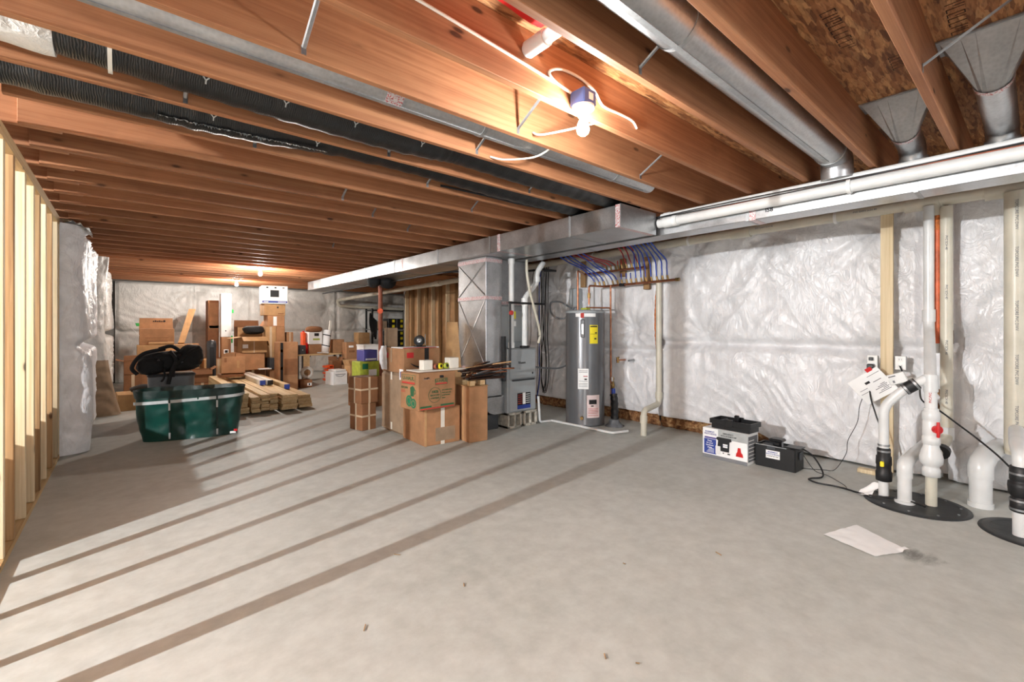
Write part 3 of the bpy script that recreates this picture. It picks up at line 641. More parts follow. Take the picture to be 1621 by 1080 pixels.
# cross creases pressed into the wide face (X = 3.44) and narrow face
def crease(z0, z1, parent):
    y0, y1 = 4.56, 5.145
    for (a, c) in (((y0, z0), (y1, z1)), ((y1, z0), (y0, z1))):
        b = MB(); d = V((0, c[0]-a[0], c[1]-a[1])).normalized(); nn = V((0, -d.z, d.y))*.012
        p, q = V((3.4395, *a)), V((3.4395, *c)); ux = V((-.004, 0, 0))
        b.add([p-nn, q-nn, q+ux, p+ux, p+nn, q+nn], [(0, 1, 2, 3), (3, 2, 5, 4)]); b.build('crease', 'galv', parent)
crease(1.72, 2.13, t); crease(.82, 1.66, t)
for z, m in ((2.165, 'foil'), (1.69, 'foil'), (.78, 'foil')):
    b = MB(); b.box(3.434, 3.70, 4.540, 5.165, z-.022, z+.022); b.build('foil_tape', m, t)
for z in (2.195, 1.665): b = MB(); b.box(3.437, 3.70, 4.543, 5.163, z-.006, z+.006); b.build('joint_band', 'galvdull', t)
# curved boot at the bottom that turns into the furnace
b = MB(); n = 12
prof = [(3.440, .44), (3.440, .34)]+[(3.440+.16*(1-math.cos(PI/2*i/n)), .34-.14*math.sin(PI/2*i/n)) for i in range(1, n+1)]+[(3.735, .20), (3.735, .44)]
b.prism([(x, -z) for x, z in prof], -5.16, -4.545, Matrix(((1, 0, 0, 0), (0, 0, -1, 0), (0, -1, 0, 0), (0, 0, 0, 1)))); b.build('lower_elbow', 'galv', t)
b = MB(); b.bbox(3.46, 3.69, 4.6, 5.1, 0, .2, .01); b.build('support', 'darkgrey', t)
t = thing('furnace', 'grey upright gas furnace standing on concrete blocks', 'furnace', (3.98, 4.8, .2))
fx0, fx1, fy0, fy1 = 3.738, 4.24, 4.47, 5.15
b = MB(); b.bbox(fx0, fx1, fy0+.015, fy1, .2, 1.04, .008); b.build('cabinet', 'furnace', t)
b = MB(); b.bbox(fx0+.03, fx1-.008, fy0, fy0+.02, .64, 1.035, .008); d = b.build('upper_door', 'furnace', t)
text(d, 'Rheem', (3.98, fy0-.002, .85), .045, 'ink', '-Y', 'logo'); MB().box(4.16, 4.18, fy0-.003, fy0, .69, .715).build('indicator', 'ink', d)
b = MB(); b.bbox(fx0+.03, fx1-.008, fy0, fy0+.02, .215, .625, .008); d = b.build('lower_door', 'furnace', t)
MB().bbox(3.81, 4.2, fy0-.012, fy0+.005, .612, .632, .004).build('door_lip', 'furnacedark', t)
lb = MB(); lb.box(3.90, 4.13, fy0-.002, fy0, .25, .45); lb = lb.build('warning_label', 'ink', d)
MB().box(3.90, 4.13, fy0-.003, fy0-.0019, .24, .29).build('blue_strip', 'inkblue', lb); MB().box(3.99, 4.04, fy0-.0032, fy0-.0019, .30, .45).build('white_strip', 'paperwhite', lb)
for i in range(5):
    MB().box(3.91, 3.98, fy0-.0032, fy0-.0019, .31+.028*i, .318+.028*i).build('print', 'inkred', lb); MB().box(4.05, 4.12, fy0-.0032, fy0-.0019, .31+.028*i, .318+.028*i).build('print', 'paperwhite', lb)
for z in (.93, .80): MB().tube([(fx0-.012, 4.62, z), (fx0+.002, 4.62, z)], .032, 18).build('port', 'furnacedark', t)
MB().bbox(fx0-.05, fx0, 4.50, 4.66, .62, 1.2, .006).build('gas_valve_box', 'furnacedark', t)
t = thing('coil_cabinet', 'grey coil cabinet with yellow stickers on top of the furnace', 'coil cabinet', (3.98, 4.9, 1.04))
b = MB(); b.bbox(3.75, 4.23, 4.62, 5.14, 1.041, 1.60, .006); b.build('cabinet', 'furnace', t)
MB().bbox(3.90, 4.20, 4.605, 4.622, 1.12, 1.55, .006).build('access_panel', 'furnace', t)
MB().box(3.885, 3.985, 4.601, 4.605, 1.43, 1.53).build('yellow_sticker', 'yellow', t); MB().box(4.10, 4.2, 4.601, 4.605, 1.28, 1.32).build('yellow_sticker', 'yellow', t)
MB().tube([(4.15, 4.60, 1.45), (4.15, 4.61, 1.45)], .03, 18).build('round_sticker', 'paperwhite', t); MB().box(3.88, 3.99, 4.601, 4.605, 1.33, 1.40).build('data_label', 'paperwhite', t)
t = thing('supply_plenum', 'galvanized plenum rising from the coil cabinet to the trunk ducts', 'duct', (3.98, 4.9, 1.6))
b = MB(); b.bbox(3.76, 4.22, 4.64, 5.12, 1.601, 2.21, .004); b.build('body', 'galvdull', t); b = MB(); b.box(3.755, 4.225, 4.635, 5.125, 1.62, 1.66); b.build('foil_tape', 'foil', t)
for i, (x, y) in enumerate(((3.80, 4.60), (4.08, 4.60), (3.80, 4.92), (4.08, 4.92))):
    b = MB(); x1 = x+.19; 
    for (xa, xb) in ((x-.05, x-.022), (x1-.028, x1)): b.bbox(xa, xb, y-.12, y+.2, 0, .199, .004)
    b.bbox(x+.06, x+.085, y-.12, y+.2, 0, .199, .004); b.bbox(x-.05, x1, y-.12, y+.2, 0, .03, .003); b.bbox(x-.05, x1, y-.12, y+.2, .17, .199, .003)
    b.top('concrete_block', 'block', ['hollow concrete block at the front of the furnace, on the duct side', 'hollow concrete block at the front of the furnace, on the heater side', 'hollow concrete block behind under the furnace'][min(i, 2)], 'block', 'blocks under the furnace')
def pipe_thing(name, label, pts, r, mat, cat='pipe', group=None, fr=.06, n=14, part=None, fit=None, fitname='coupling'):
    t = thing(name, label, cat, tuple(pts[0]), group=group); MB().tube(fillet(pts, fr), r, n).build(part or 'pipe', mat, t)
    for (a, c) in (fit or []): MB().tube([a, c], r*1.22, n).build(fitname, mat, t)
    return t
pipe_thing('vent_pipe', 'white vent pipe rising straight from the furnace top beside the plenum', [(3.77, 4.44, 1.05), (3.77, 4.44, 2.2)], .035, 'pvc', group='white furnace vent pipes', fit=[((3.77, 4.44, 1.05), (3.77, 4.44, 1.12)), ((3.77, 4.44, 2.13), (3.77, 4.44, 2.19))])
pipe_thing('vent_pipe', 'white vent pipe from the furnace top with an angled offset', [(4.0, 4.44, 1.05), (4.0, 4.44, 1.70), (4.22, 4.44, 1.92), (4.22, 4.44, 2.05), (4.34, 4.44, 2.2)], .037, 'pvc', group='white furnace vent pipes', fr=.05, fit=[((4.0, 4.44, 1.6), (4.0, 4.44, 1.7)), ((4.22, 4.44, 1.93), (4.22, 4.44, 2.0))])
pipe_thing('hose', 'pale ribbed condensate hose curving beside the angled vent pipe', smooth_path([(4.0, 4.40, 2.2), (3.99, 4.38, 2.0), (4.05, 4.38, 1.75), (4.16, 4.4, 1.5), (4.24, 4.42, 1.32), (4.28, 4.44, 1.2), (4.27, 4.46, 1.10)], 5), .018, 'pvcb', 'hose', fr=0.001)
pipe_thing('gas_pipe', 'black iron gas pipe crossing in front of the vent pipes', [(3.715, 4.40, .80), (3.715, 4.40, 1.63), (4.30, 4.40, 1.63), (4.30, 4.40, 2.08), (4.55, 4.40, 2.10)], .014, 'rubber', fr=.02, fit=[((3.70, 4.40, 1.63), (3.75, 4.40, 1.63)), ((4.27, 4.40, 1.63), (4.32, 4.40, 1.63)), ((4.30, 4.40, 1.62), (4.30, 4.40, 1.68)), ((4.30, 4.40, 2.0), (4.30, 4.40, 2.05))], fitname='fitting')
MB().tube([(3.715, 4.365, 1.5), (3.715, 4.385, 1.5)], .03, 14).top('gas_valve_tag', 'inkred', 'red round tag on the black gas pipe', 'tag')
MB().bbox(3.93, 4.05, 4.40, 4.46, 1.043, 1.075, .006).top('pipe_boot', 'rubber', 'black rubber boot on the furnace top at the angled vent pipe', 'pipe fitting')
pipe_thing('condensate_line', 'white plastic condensate line lying on the floor in front of the water heater', [(4.27, 4.46, .38), (4.30, 4.46, .025), (4.50, 4.42, .022), (4.53, 3.42, .022), (4.76, 3.36, .022)], .016, 'pvc', fr=.03)
# conduit from furnace to heater side
m_ = MB(); m_.tube(smooth_path([(4.245, 4.6, .78), (4.5, 4.62, .74), (4.85, 4.62, .72), (5.1, 4.62, .80), (5.22, 4.60, .98), (5.27, 4.58, 1.4), (5.28, 4.62, 1.6)], 8), .013, 10); m_.top('flexible_conduit', 'cablegrey', 'grey flexible conduit sweeping from the furnace to the wall', 'conduit')
# dark cables hanging on the wall behind
for i in range(9):
    y = 5.32+.035*i-.1*(i % 2); pts = [(5.29, y+.03*math.sin(i), 2.36)]
    for z in (2.0, 1.6, 1.2, .8, .45): pts.append((5.27-.02*(i % 3), y+.05*noise.noise(V((i, z*2, 0)))+(.06*(2.3-z)*(-1)**i if i in (0, 5, 8) else 0), z))
    pts.append((5.24, y+.05*math.sin(i*2), .1+.25*R.random()))
    m_ = MB(); m_.tube(smooth_path(pts, 5), .0075 if i < 6 else .005, 6); m_.top('cable', 'cableblack' if i != 4 else 'pexb', 'loose dark cable hanging down the insulation behind the furnace', 'cable', 'cables hanging behind the furnace')
# ------------------------------------------------------------------ water heater
hx, hy, hr = 4.80, 4.09, .265
t = thing('water_heater', 'tall grey electric water heater with yellow energy label', 'water heater', (hx, hy, 0))
b = MB(); b.lathe([(hr-.01, 0), (hr, .006), (hr, .03), (hr-.004, .034), (hr-.004, 1.505), (hr-.004, 1.51)], (hx, hy, 0), 56); b.build('tank', 'heater', t)
b = MB(); b.lathe([(hr+.002, 1.508), (hr+.003, 1.53), (hr-.02, 1.548), (0, 1.556)], (hx, hy, 0), 56); b.build('top_cap', 'furnace', t)
def onheat(a0, a1, z0, z1, d=.0025, n=10):
    b = MB(); rr = hr-.004+d
    vs = []
    for k in range(n+1):
        a = math.radians(a0+(a1-a0)*k/n); vs += [(hx+rr*math.cos(a), hy+rr*math.sin(a), z0), (hx+rr*math.cos(a), hy+rr*math.sin(a), z1)]
    b.add(vs, [(2*k, 2*k+2, 2*k+3, 2*k+1) for k in range(n)], True); return b
onheat(193, 252, 1.455, 1.50, n=16).build('brand_band', 'paperwhite', t)
bd = onheat(208, 218, 1.44, 1.505, .004); bd = bd.build('round_logo', 'inkred', t)
a_ = math.radians(214); 
b = MB(); b.bbox(-.03, .03, -.012, .012, 1.18, 1.42, .01, Matrix.Translation((hx+hr*math.cos(a_), hy+hr*math.sin(a_), 0)) @ Matrix.Rotation(a_+PI/2, 4, 'Z')); c_ = b.build('thermostat_cover', 'heater', t)
b = MB(); b.bbox(-.017, .017, -.017, -.010, 1.22, 1.36, .006, Matrix.Translation((hx+hr*math.cos(a_), hy+hr*math.sin(a_), 0)) @ Matrix.Rotation(a_+PI/2, 4, 'Z')); b.build('cover_inset', 'galv', c_)
e = onheat(234, 260, 1.10, 1.345).build('energy_label', 'yellow', t)
onheat(236, 258, 1.318, 1.335, .0035).build('print', 'ink', e); onheat(250, 257, 1.235, 1.25, .0035).build('print', 'ink', e); onheat(248, 255, 1.155, 1.175, .0035).build('print', 'ink', e); onheat(236, 258, 1.225, 1.229, .0035).build('print', 'ink', e)
e = onheat(200, 231, .50, .77).build('data_label', 'paperwhite', t)
for z in (.74, .72, .60, .57, .55, .53): onheat(203, 228, z, z+.006, .0035).build('print', 'inkgrey', e)
onheat(216, 228, .665, .675, .0035).build('print', 'inkred', e); onheat(219, 226, .62, .64, .0035).build('print', 'ink', e)
e = onheat(226, 266, .12, .42).build('warning_label', 'pinkpaper', t)
onheat(232, 256, .30, .36, .0035).build('print', 'ink', e); onheat(238, 246, .27, .285, .0035).build('print', 'ink', e)
for z in (.24, .22, .20, .18, .15): onheat(230, 262, z, z+.005, .0035).build('print', 'inkred', e)
a_ = math.radians(212); MB().tube([(hx+hr*math.cos(a_), hy+hr*math.sin(a_), .12), (hx+(hr+.03)*math.cos(a_), hy+(hr+.03)*math.sin(a_), .12)], .022, 14).build('drain_valve', 'brass', t)
MB().bbox(4.72, 4.80, 4.00, 4.10, 1.553, 1.58, .004).build('relief_tag', 'lime', t)
# junction box and conduit loop behind
MB().bbox(5.20, 5.30, 4.57, 4.75, 1.58, 1.91, .008).top('disconnect_box', 'furnace', 'grey electrical disconnect box on the wall above the water heater', 'electrical box')
m_ = MB(); m_.tube(smooth_path([(5.2, 4.66, 1.58), (5.05, 4.62, 1.63), (4.95, 4.72, 1.70), (4.85, 4.80, 1.68), (4.80, 4.75, 1.55), (4.82, 4.66, 1.46), (4.86, 4.52, 1.45), (4.85, 4.32, 1.60), (4.84, 4.25, 1.56)], 8), .014, 10); m_.top('flexible_conduit', 'cablegrey', 'grey flexible conduit looping above the water heater', 'conduit')
for (y, l, z0, z1, mt) in ((4.52, 'brown wood strip on the wall above the disconnect box', 1.92, 2.36, 'studold'), (3.80, 'brown wood block on the wall behind the upper manifold', 2.02, 2.27, 'studold'), (3.42, 'brown wood block on the wall behind the lower manifold', 1.82, 2.25, 'studold')):
    m_ = MB(); m_.bbox(5.25, 5.29, y-.045, y+.045, z0, z1, .003); m_.top('wood_block', mt, l, 'wood block')
# ------------------------------------------------------------------ copper manifolds and tubes
XM = 5.17
t = thing('copper_manifold', 'lower copper manifold with blue tubes along the right wall', 'manifold', (XM, 3.6, 1.9))
MB().tube([(XM, 4.06, 1.895), (XM, 2.93, 1.905)], .016, 12).build('header', 'copper', t)
MB().tube([(XM, 2.95, 1.905), (XM, 2.90, 1.905)], .022, 12).build('end_valve', 'brass', t); MB().tube([(XM, 3.78, 1.898), (XM, 3.70, 1.898)], .024, 12).build('coupling', 'rubber', t)
MB().tube(fillet([(XM, 4.06, 1.895), (4.90, 4.10, 1.895), (4.90, 4.10, 1.558)], .03), .013, 12).build('heater_riser', 'copper', t)
MB().tube([(4.90, 4.10, 1.72), (4.90, 4.10, 1.79)], .022, 12).build('valve', 'brass', t); MB().tube([(4.90, 4.10, 1.55), (4.90, 4.10, 1.63)], .017, 12).build('nipple', 'steel', t)
t2 = thing('copper_manifold', 'upper copper manifold with red tubes along the right wall', 'manifold', (XM, 3.9, 2.1))
MB().tube([(XM, 4.42, 2.10), (XM, 3.36, 2.105)], .016, 12).build('header', 'copper', t2)
MB().tube(fillet([(XM, 4.42, 2.10), (4.78, 4.20, 2.10), (4.78, 4.20, 1.56)], .03), .013, 12).build('heater_riser', 'copper', t2)
low = [4.20, 4.12, 4.04, 3.89, 3.81, 3.74, 3.66, 3.59, 3.51, 3.43, 3.36, 3.28, 3.20, 3.12, 3.05]
def pxtube(y, z, pts, mat, label, parent, group, stub=False):
    MB().tube([(XM, y, z+.01), (XM-.01, y+.01, z+.07)], .012, 10).build('fitting', 'brass', parent)
    tt = MB(); tt.tube(smooth_path(pts, 8) if len(pts) > 2 else pts, .0085 if not stub else .008, 8); tt.top('water_tube', mat, label, 'water tube', group)
G_ = 'blue and red water tubes at the manifolds'
for i, y in enumerate(low):
    z = 1.90
    if i < 5:
        k = i; pxtube(y, z, [(XM-.01, y+.01, z+.07), (XM-.06, y+.05, z+.15), (XM-.25, y+.06+.02*k, z+.25), (XM-.5, y+.06, z+.31), (4.42, y+.02, 2.275), (4.30, y-.02, 2.32), (4.25, y-.03, 2.44)], 'pexb', f'{nth(i)} blue tube from the heater side, curving from the lower manifold under the duct', t, G_)
    elif i < 8:
        pxtube(y, z, [(XM-.01, y+.01, z+.07), (XM-.012, y+.012, z+.15)], 'inkblue', f'{nth(i-5)} short capped blue stub from the heater side on the lower manifold', t, G_, True)
    else:
        k = i-8; y2 = y+.02*(k-3); pxtube(y, z, [(XM-.01, y+.01, z+.07), (XM-.02, y+.01, z+.16), (XM-.06, y, z+.26), (4.98, y2-.02, z+.37), (4.74, y2-.06, z+.45), (4.45, y2-.09, 2.46), (4.25, y2-.1, 2.52)], 'pexb', f'{nth(i-8)} blue tube rising beyond the capped stubs on the lower manifold', t, G_)
for i, y in enumerate([4.0, 3.92, 3.84, 3.80, 3.74, 3.66, 3.58, 3.48]):
    z = 2.105
    if i < 3: pxtube(y, z, [(XM-.01, y+.01, z+.07), (XM-.08, y+.06, z+.12), (XM-.3, y+.10, z+.145), (4.70, y+.10, 2.272), (4.42, y+.06, 2.30), (4.26, y+.03, 2.42)], 'pexr', f'{nth(i)} red tube from the heater side, curving from the upper manifold under the duct', t2, G_)
    elif i < 5: pxtube(y, z, [(XM-.01, y+.01, z+.07), (XM-.012, y+.012, z+.13)], 'inkred', f'{nth(i-3)} short capped red stub from the heater side on the upper manifold', t2, G_, True)
    else: pxtube(y, z, [(XM-.01, y+.01, z+.07), (XM-.03, y+.03, z+.14), (XM-.1, y+.02, z+.22), (4.88, y-.02, z+.29), (4.6, y-.06, z+.34), (4.35, y-.08, 2.50)], 'pexr', f'{nth(i-5)} red tube rising beyond the capped red stubs on the upper manifold', t2, G_)
# copper risers to the floor
pipe_thing('copper_pipe', 'copper pipe dropping from the lower manifold down beside the heater', [(XM-.01, 3.93, 1.90), (XM-.01, 3.93, .55)], .012, 'copper')
pipe_thing('copper_pipe', 'copper pipe across the heater top and down its side', [(4.86, 4.12, 1.59), (5.12, 3.90, 1.585), (5.12, 3.89, .12)], .011, 'copper', fr=.03)
t = thing('shutoff_valve', 'brass shutoff valves with white tags where the copper pipe meets the floor hose', 'valve', (5.14, 3.88, .5))
MB().lathe([(.014, 0), (.022, .02), (.024, .06), (.014, .09), (.014, .12), (.02, .14), (.014, .17)], (5.12, 3.86, .46), 14).build('body', 'brass', t); MB().bbox(5.05, 5.11, 3.845, 3.86, .52, .54, .004).build('handle', 'brass', t); MB().box(5.095, 5.098, 3.84, 3.87, .57, .63).build('tag', 'paperwhite', t)
t = thing('hose_bib', 'brass hose valves sticking out of the insulation beside the heater', 'valve', (5.2, 3.8, .86))
MB().tube([(5.29, 3.78, .865), (5.10, 3.78, .865)], .011, 10).build('pipe', 'copper', t); MB().tube([(5.12, 3.78, .90), (5.12, 3.78, .83)], .017, 12).build('body', 'brass', t); MB().tube([(5.09, 3.78, .90), (5.15, 3.78, .905)], .008, 10).build('handle', 'brass', t)
MB().tube([(5.29, 3.64, .87), (5.17, 3.64, .865)], .013, 10).build('spout', 'steel', t)
t = thing('water_main', 'black wrapped water line with a blue collar coming out of the floor', 'pipe', (5.0, 3.7, 0))
MB().tube(smooth_path([(4.94, 3.70, .02), (5.00, 3.74, .15), (5.06, 3.79, .30), (5.08, 3.82, .40)], 6), [.05+.004*math.sin(i*1.9) for i in range(19)], 14).build('sleeve', 'flexrib', t); MB().tube([(5.08, 3.82, .39), (5.10, 3.84, .47)], .028, 12).build('collar', 'pexb', t)
b = MB(); b.lathe([(.12, 0), (.11, .015), (.08, .03), (.065, .07), (.058, .09)], (4.94, 3.70, 0), 26); b.v = [p+V((.03*noise.noise(p*24), .03*noise.noise(p*21), .02*abs(noise.noise(p*19)))) for p in b.v]; b.build('plastic_wrap', 'tote', t)
# thin drain with offset on the wall
t = pipe_thing('drain_pipe', 'thin beige drain pipe on the wall with an offset foot on the floor', [(5.23, 3.22, 1.93), (5.23, 3.22, .33), (4.80, 3.16, .30), (4.78, 3.15, .0)], .036, 'pvcb', fr=.07, fit=[((4.783, 3.152, .15), (4.79, 3.153, .24)), ((5.23, 3.22, .40), (5.23, 3.22, .48))])
b = MB(); b.grid(lambda a, c: (5.29-.035*math.sin(a*PI)*(.6+.5*noise.noise(V((c*14, a, 3)))), 3.262+.06*a*(.55+.45*math.sin(c*PI))+.008*noise.noise(V((c*20, 0, 1))), .95+.93*c), 10, 60); b.top('foam_bead', 'foam', 'orange expanding foam bead along the thin drain pipe', 'foam')
# ------------------------------------------------------------------ drains and sump corner
t = thing('drain_pipe', 'long horizontal beige drain pipe under the ceiling along the right wall', 'pipe', (5.12, 2, 2.3))
def zz(y): return 2.362-.006*y
XD = 5.13
MB().tube([(XD, -1.6, zz(-1.6)+.01), (XD, 6.2, zz(6.2))], .049, 20).build('pipe', 'pvcb', t)
for y0, y1 in ((.56, .78), (2.05, 2.25), (.0, .30), (3.4, 3.55)): MB().tube([(XD, y0, zz(y0)), (XD, y1, zz(y1))], .058, 20).build('coupling', 'pvcb', t)
for y in (1.28, 2.75, 4.2): 
    b = MB(); b.tube([(XD, y-.012, zz(y)), (XD, y+.012, zz(y))], .057, 18); b.build('hanger', 'white', t)
for y in (1.05, 1.9): text(t, 'PVC DWV SCH 40', (XD-.052, y, zz(y)+.01), .022, 'inkgrey', '-X')
MB().tube([(XD, .585, 2.36), (XD, .585, 2.24)], .05, 18).build('tee', 'pvcb', t)
t = thing('wood_stud', 'pine board standing flat against the right wall between the two outlets', 'stud', (5.18, .91, 0), group='boards on the right wall')
MB().bbox(5.145, 5.183, .862, .95, .02, 2.36, .003).build('board', 'stud', t)
for z in (2.2, 1.95, 1.7, 1.4, 1.1): 
    b = MB(); b.tube([(5.1445, .885+.04*R.random(), z), (5.1435, .885+.04*R.random(), z)], .004, 8)
MB().bbox(5.05, 5.13, .86, 1.10, 0.0, .035, .004).top('wood_block', 'stud', 'short pine offcut on the floor at the foot of the wall', 'wood block')
def outlet(label, y, plug):
    t = thing('outlet', label, 'outlet', (5.16, y, 1.0), group='wall outlets')
    MB().bbox(5.14, 5.19, y-.036, y+.036, .945, 1.06, .005).build('box', 'furnace', t); MB().bbox(5.132, 5.14, y-.037, y+.037, .943, 1.062, .003).build('cover_plate', 'porcelain', t)
    for z in (.975, 1.03):
        MB().bbox(5.128, 5.133, y-.017, y+.017, z-.017, z+.017, .002).build('receptacle', 'porcelain', t)
        b = MB(); b.box(5.1272, 5.1282, y-.009, y-.006, z-.004, z+.009); b.box(5.1272, 5.1282, y+.006, y+.009, z-.004, z+.009); b.build('slot', 'ink', t)
    return t
outlet('white outlet with a black adapter plugged in, left of the pine board', 1.005, True)
outlet('white outlet with a black cord plug, right of the pine board', .81, False)
t = thing('power_adapter', 'black power adapter plugged into the outlet left of the pine board', 'power adapter', (5.1, 1.01, .95))
MB().bbox(5.07, 5.126, .985, 1.035, .93, .985, .006).build('body', 'blackplastic', t); MB().bbox(5.09, 5.126, .995, 1.025, 1.015, 1.045, .004).build('plug', 'blackplastic', t)
# papers hanging
t = thing('manual_packet', 'white printed instruction packet hanging below the outlets', 'paper packet', (5.02, .93, .8))
Tm = Matrix.Translation((5.03, .985, .795)) @ Matrix.Rotation(math.radians(-12), 4, 'Y') @ Matrix.Rotation(math.radians(-38), 4, 'X')
b = MB(); b.bbox(-.006, .006, -.14, .14, -.12, .12, .003, Tm); pk = b.build('booklet', 'paperwhite', t)
for i in range(6):
    b = MB(); b.box(-.0075, -.006, -.11+.01*(i % 2), .0-.03*(i % 3), -.08+.012*i, -.075+.012*i, Tm); b.build('print', 'inkgrey', pk)
for (y0, y1, z0, z1, mm) in ((-.01, .03, .03, .05, 'ink'), (-.10, -.03, .02, .026, 'inkgrey'), (-.13, -.02, .08, .084, 'inkgrey'), (.04, .11, .0, .004, 'inkgrey'), (.05, .12, -.03, -.026, 'inkgrey')):
    b = MB(); b.box(-.0075, -.006, y0, y1, z0, z1, Tm); b.build('print', mm, pk)
b = MB(); b.box(-.007, .007, -.10, -.05, .112, .145, Tm); b.build('red_tab', 'redplastic', t)
t = thing('alarm_box', 'small white control box hanging beside the instruction packet', 'control box', (5.0, .8, .85))
Tm = Matrix.Translation((5.03, .815, .875)) @ Matrix.Rotation(math.radians(-22), 4, 'X')
b = MB(); b.bbox(-.02, .02, -.062, .062, -.045, .045, .005, Tm); bb = b.build('case', 'white', t); b = MB(); b.box(-.0215, -.02, .0, .05, .02, .03, Tm); b.build('print', 'inkgrey', bb); b = MB(); b.box(-.0215, -.02, .02, .035, -.03, -.01, Tm); b.build('button', 'inkgrey', bb)
# basins
def basin(label, x, y, r, open_):
    t = thing('sump_basin', label, 'sump basin', (x, y, 0), group='sump basins in the floor')
    b = MB(); b.lathe([(r+.03, .001), (r+.028, .007), (r, .008), (r-.02, .012), (r-.03, .010)], (x, y, 0), 48); b.build('rim', 'lid', t)
    b = MB(); b.lathe([(r-.03, .005), (r-.03, .008), (0, .009)], (x, y, 0), 48); b.build('lid' if not open_ else 'cover', 'lid' if not open_ else 'soil', t)
    return t
t = basin('round black sump lid carrying three white pipes', 4.46, .62, .275, False)
for k in range(10): 
    a = k*.63; MB().tube([(4.46+.25*math.cos(a), .62+.25*math.sin(a), .012), (4.46+.25*math.cos(a), .62+.25*math.sin(a), .017)], .008, 8).build('bolt', 'steel', t)
basin('round open sump pit with wet gravel at the right edge', 4.36, .0, .26, True)
# main discharge with valves
t = thing('discharge_pipe', 'white sump discharge riser with red handled valve and check valve', 'pipe', (4.49, .53, .01))
px_, py_ = 4.49, .535
MB().tube([(px_, py_, .01), (px_, py_, .26)], .034, 18).build('lower_pipe', 'pvcb', t)
b = MB(); b.lathe([(.04, .22), (.052, .225), (.052, .28), (.046, .285), (.046, .30), (.064, .32), (.068, .36), (.06, .40), (.046, .44), (.044, .47)], (px_, py_, 0), 24); b.build('check_valve', 'pvc', t)
b = MB(); b.lathe([(.044, .455), (.052, .46), (.052, .51), (.046, .515), (.05, .53), (.05, .62), (.046, .63), (.052, .64), (.052, .69), (.044, .70), (.042, .72)], (px_, py_, 0), 24); v_ = b.build('ball_valve', 'pvc', t)
d_ = V((-.76, -.65, 0)); hp = V((px_, py_, .575))+d_*.06
MB().tube([hp-d_*.015, hp+d_*.012], .029, 16).build('valve_knob', 'redplastic', v_)
b = MB(); b.tube([hp+d_*.006+V((0, 0, -.055)), hp+d_*.01, hp+d_*.006+V((0, 0, .055))], [.009, .013, .009], 8); b.build('valve_handle', 'redplastic', v_)
MB().tube(fillet([(px_, py_, .68), (px_+.01, py_+.005, .93), (5.07, .617, 1.30), (5.08, .62, 1.45)], .06), .036, 18).build('middle_pipe', 'pvc', t)
MB().tube([(px_+.004, py_+.003, .84), (px_+.01, py_+.005, .965)], .043, 18).build('wye', 'pvc', t)
MB().tube([(5.08, .62, 1.36), (5.08, .62, 2.32)], .035, 18).build('upper_pipe', 'pvc', t); MB().tube([(5.08, .62, 1.36), (5.08, .62, 1.46)], .043, 18).build('coupling', 'pvc', t)
for z in (.78, .82): text(t, 'PVC', (px_-.037, py_, z), .02, 'inkred', '-X', spin=PI/2)
# battery pump riser with rubber coupling
t = thing('pump_riser', 'white pump riser with black rubber couplings bending over to the discharge pipe', 'pipe', (4.446, .8, .01))
qx, qy = 4.446, .80
MB().tube(fillet([(qx, qy, .01), (qx, qy, .70), (4.46, .70, .83), (4.498, .548, .945)], .06), .033, 18).build('pipe', 'pvc', t)
b = MB(); b.lathe([(.04, .13), (.05, .135), (.052, .20), (.046, .21), (.046, .25), (.05, .26), (.048, .32), (.042, .325), (.042, .38), (.036, .385)], (qx, qy, 0), 22); cc = b.build('check_valve', 'rubber', t)
MB().tube([(qx, qy, .355), (qx, qy, .368)], .0445, 20).build('clamp', 'steel', cc); MB().tube([(qx, qy, .40), (qx, qy, .413)], .038, 20).build('clamp', 'steel', cc); MB().bbox(qx-.07, qx-.045, qy-.012, qy+.012, .25, .29, .005).build('yellow_tag', 'yellow', cc)
p0, p1 = V((4.464, .683, .843)), V((4.482, .612, .897)); MB().tube([p0, p1], .044, 18).build('rubber_coupling', 'rubber', t)
for f in (.12, .85): q = p0.lerp(p1, f); dd = (p1-p0).normalized()*.007; MB().tube([q-dd, q+dd], .0465, 18).build('clamp', 'steel', t)
m_ = MB(); m_.grid(lambda a, c: (4.36+.11*a, .86+.10*c-.03*a, .012+.09*a*(1-c)+.03*math.sin(a*6+c*4)*a), 10, 10); m_.top('paper_tag', 'paperwhite', 'crumpled white paper tag at the foot of the pump riser', 'paper tag')
t = thing('inlet_pipe', 'short white elbow pipe between the pump riser and the discharge pipe', 'pipe', (4.404, .671, 0))
MB().tube(fillet([(4.404, .671, .0), (4.404, .671, .30), (4.70, .66, .32), (5.33, .64, .33)], .08, 8), .042, 20).build('pipe', 'pvc', t)
MB().tube([(4.404, .671, .01), (4.404, .671, .028)], .06, 20).build('foot_ring', 'pvc', t); MB().tube(fillet([(4.404, .671, .20), (4.404, .671, .30), (4.50, .667, .307)], .08, 8), .047, 20).build('elbow', 'pvc', t)
t = thing('vent_pipe', 'beige vent pipe beside the orange pipe, elbowing into the discharge pipe', 'pipe', (5.1, .53, .3))
MB().tube(fillet([(5.10, .515, 2.30), (5.10, .515, .40), (4.75, .525, .37), (4.55, .535, .36)], .08, 8), .040, 18).build('pipe', 'pvcb', t); MB().tube([(5.10, .515, .40), (5.10, .515, .50)], .047, 18).build('elbow', 'pvc', t)
for z in (.75, 1.15, 1.6, 2.0): text(t, 'PVC SCH 40', (5.10-.041, .512, z), .022, 'inkgrey', '-X', spin=-PI/2)
b = MB(); b.tube([(4.66, .50, .37), (4.72, .50, .38)], .05, 16); b.build('rubber_clamp', 'rubber', t)
t = thing('radon_pipe', 'narrow orange pipe running down between the white and beige pipes', 'pipe', (5.12, .572, 1.17))
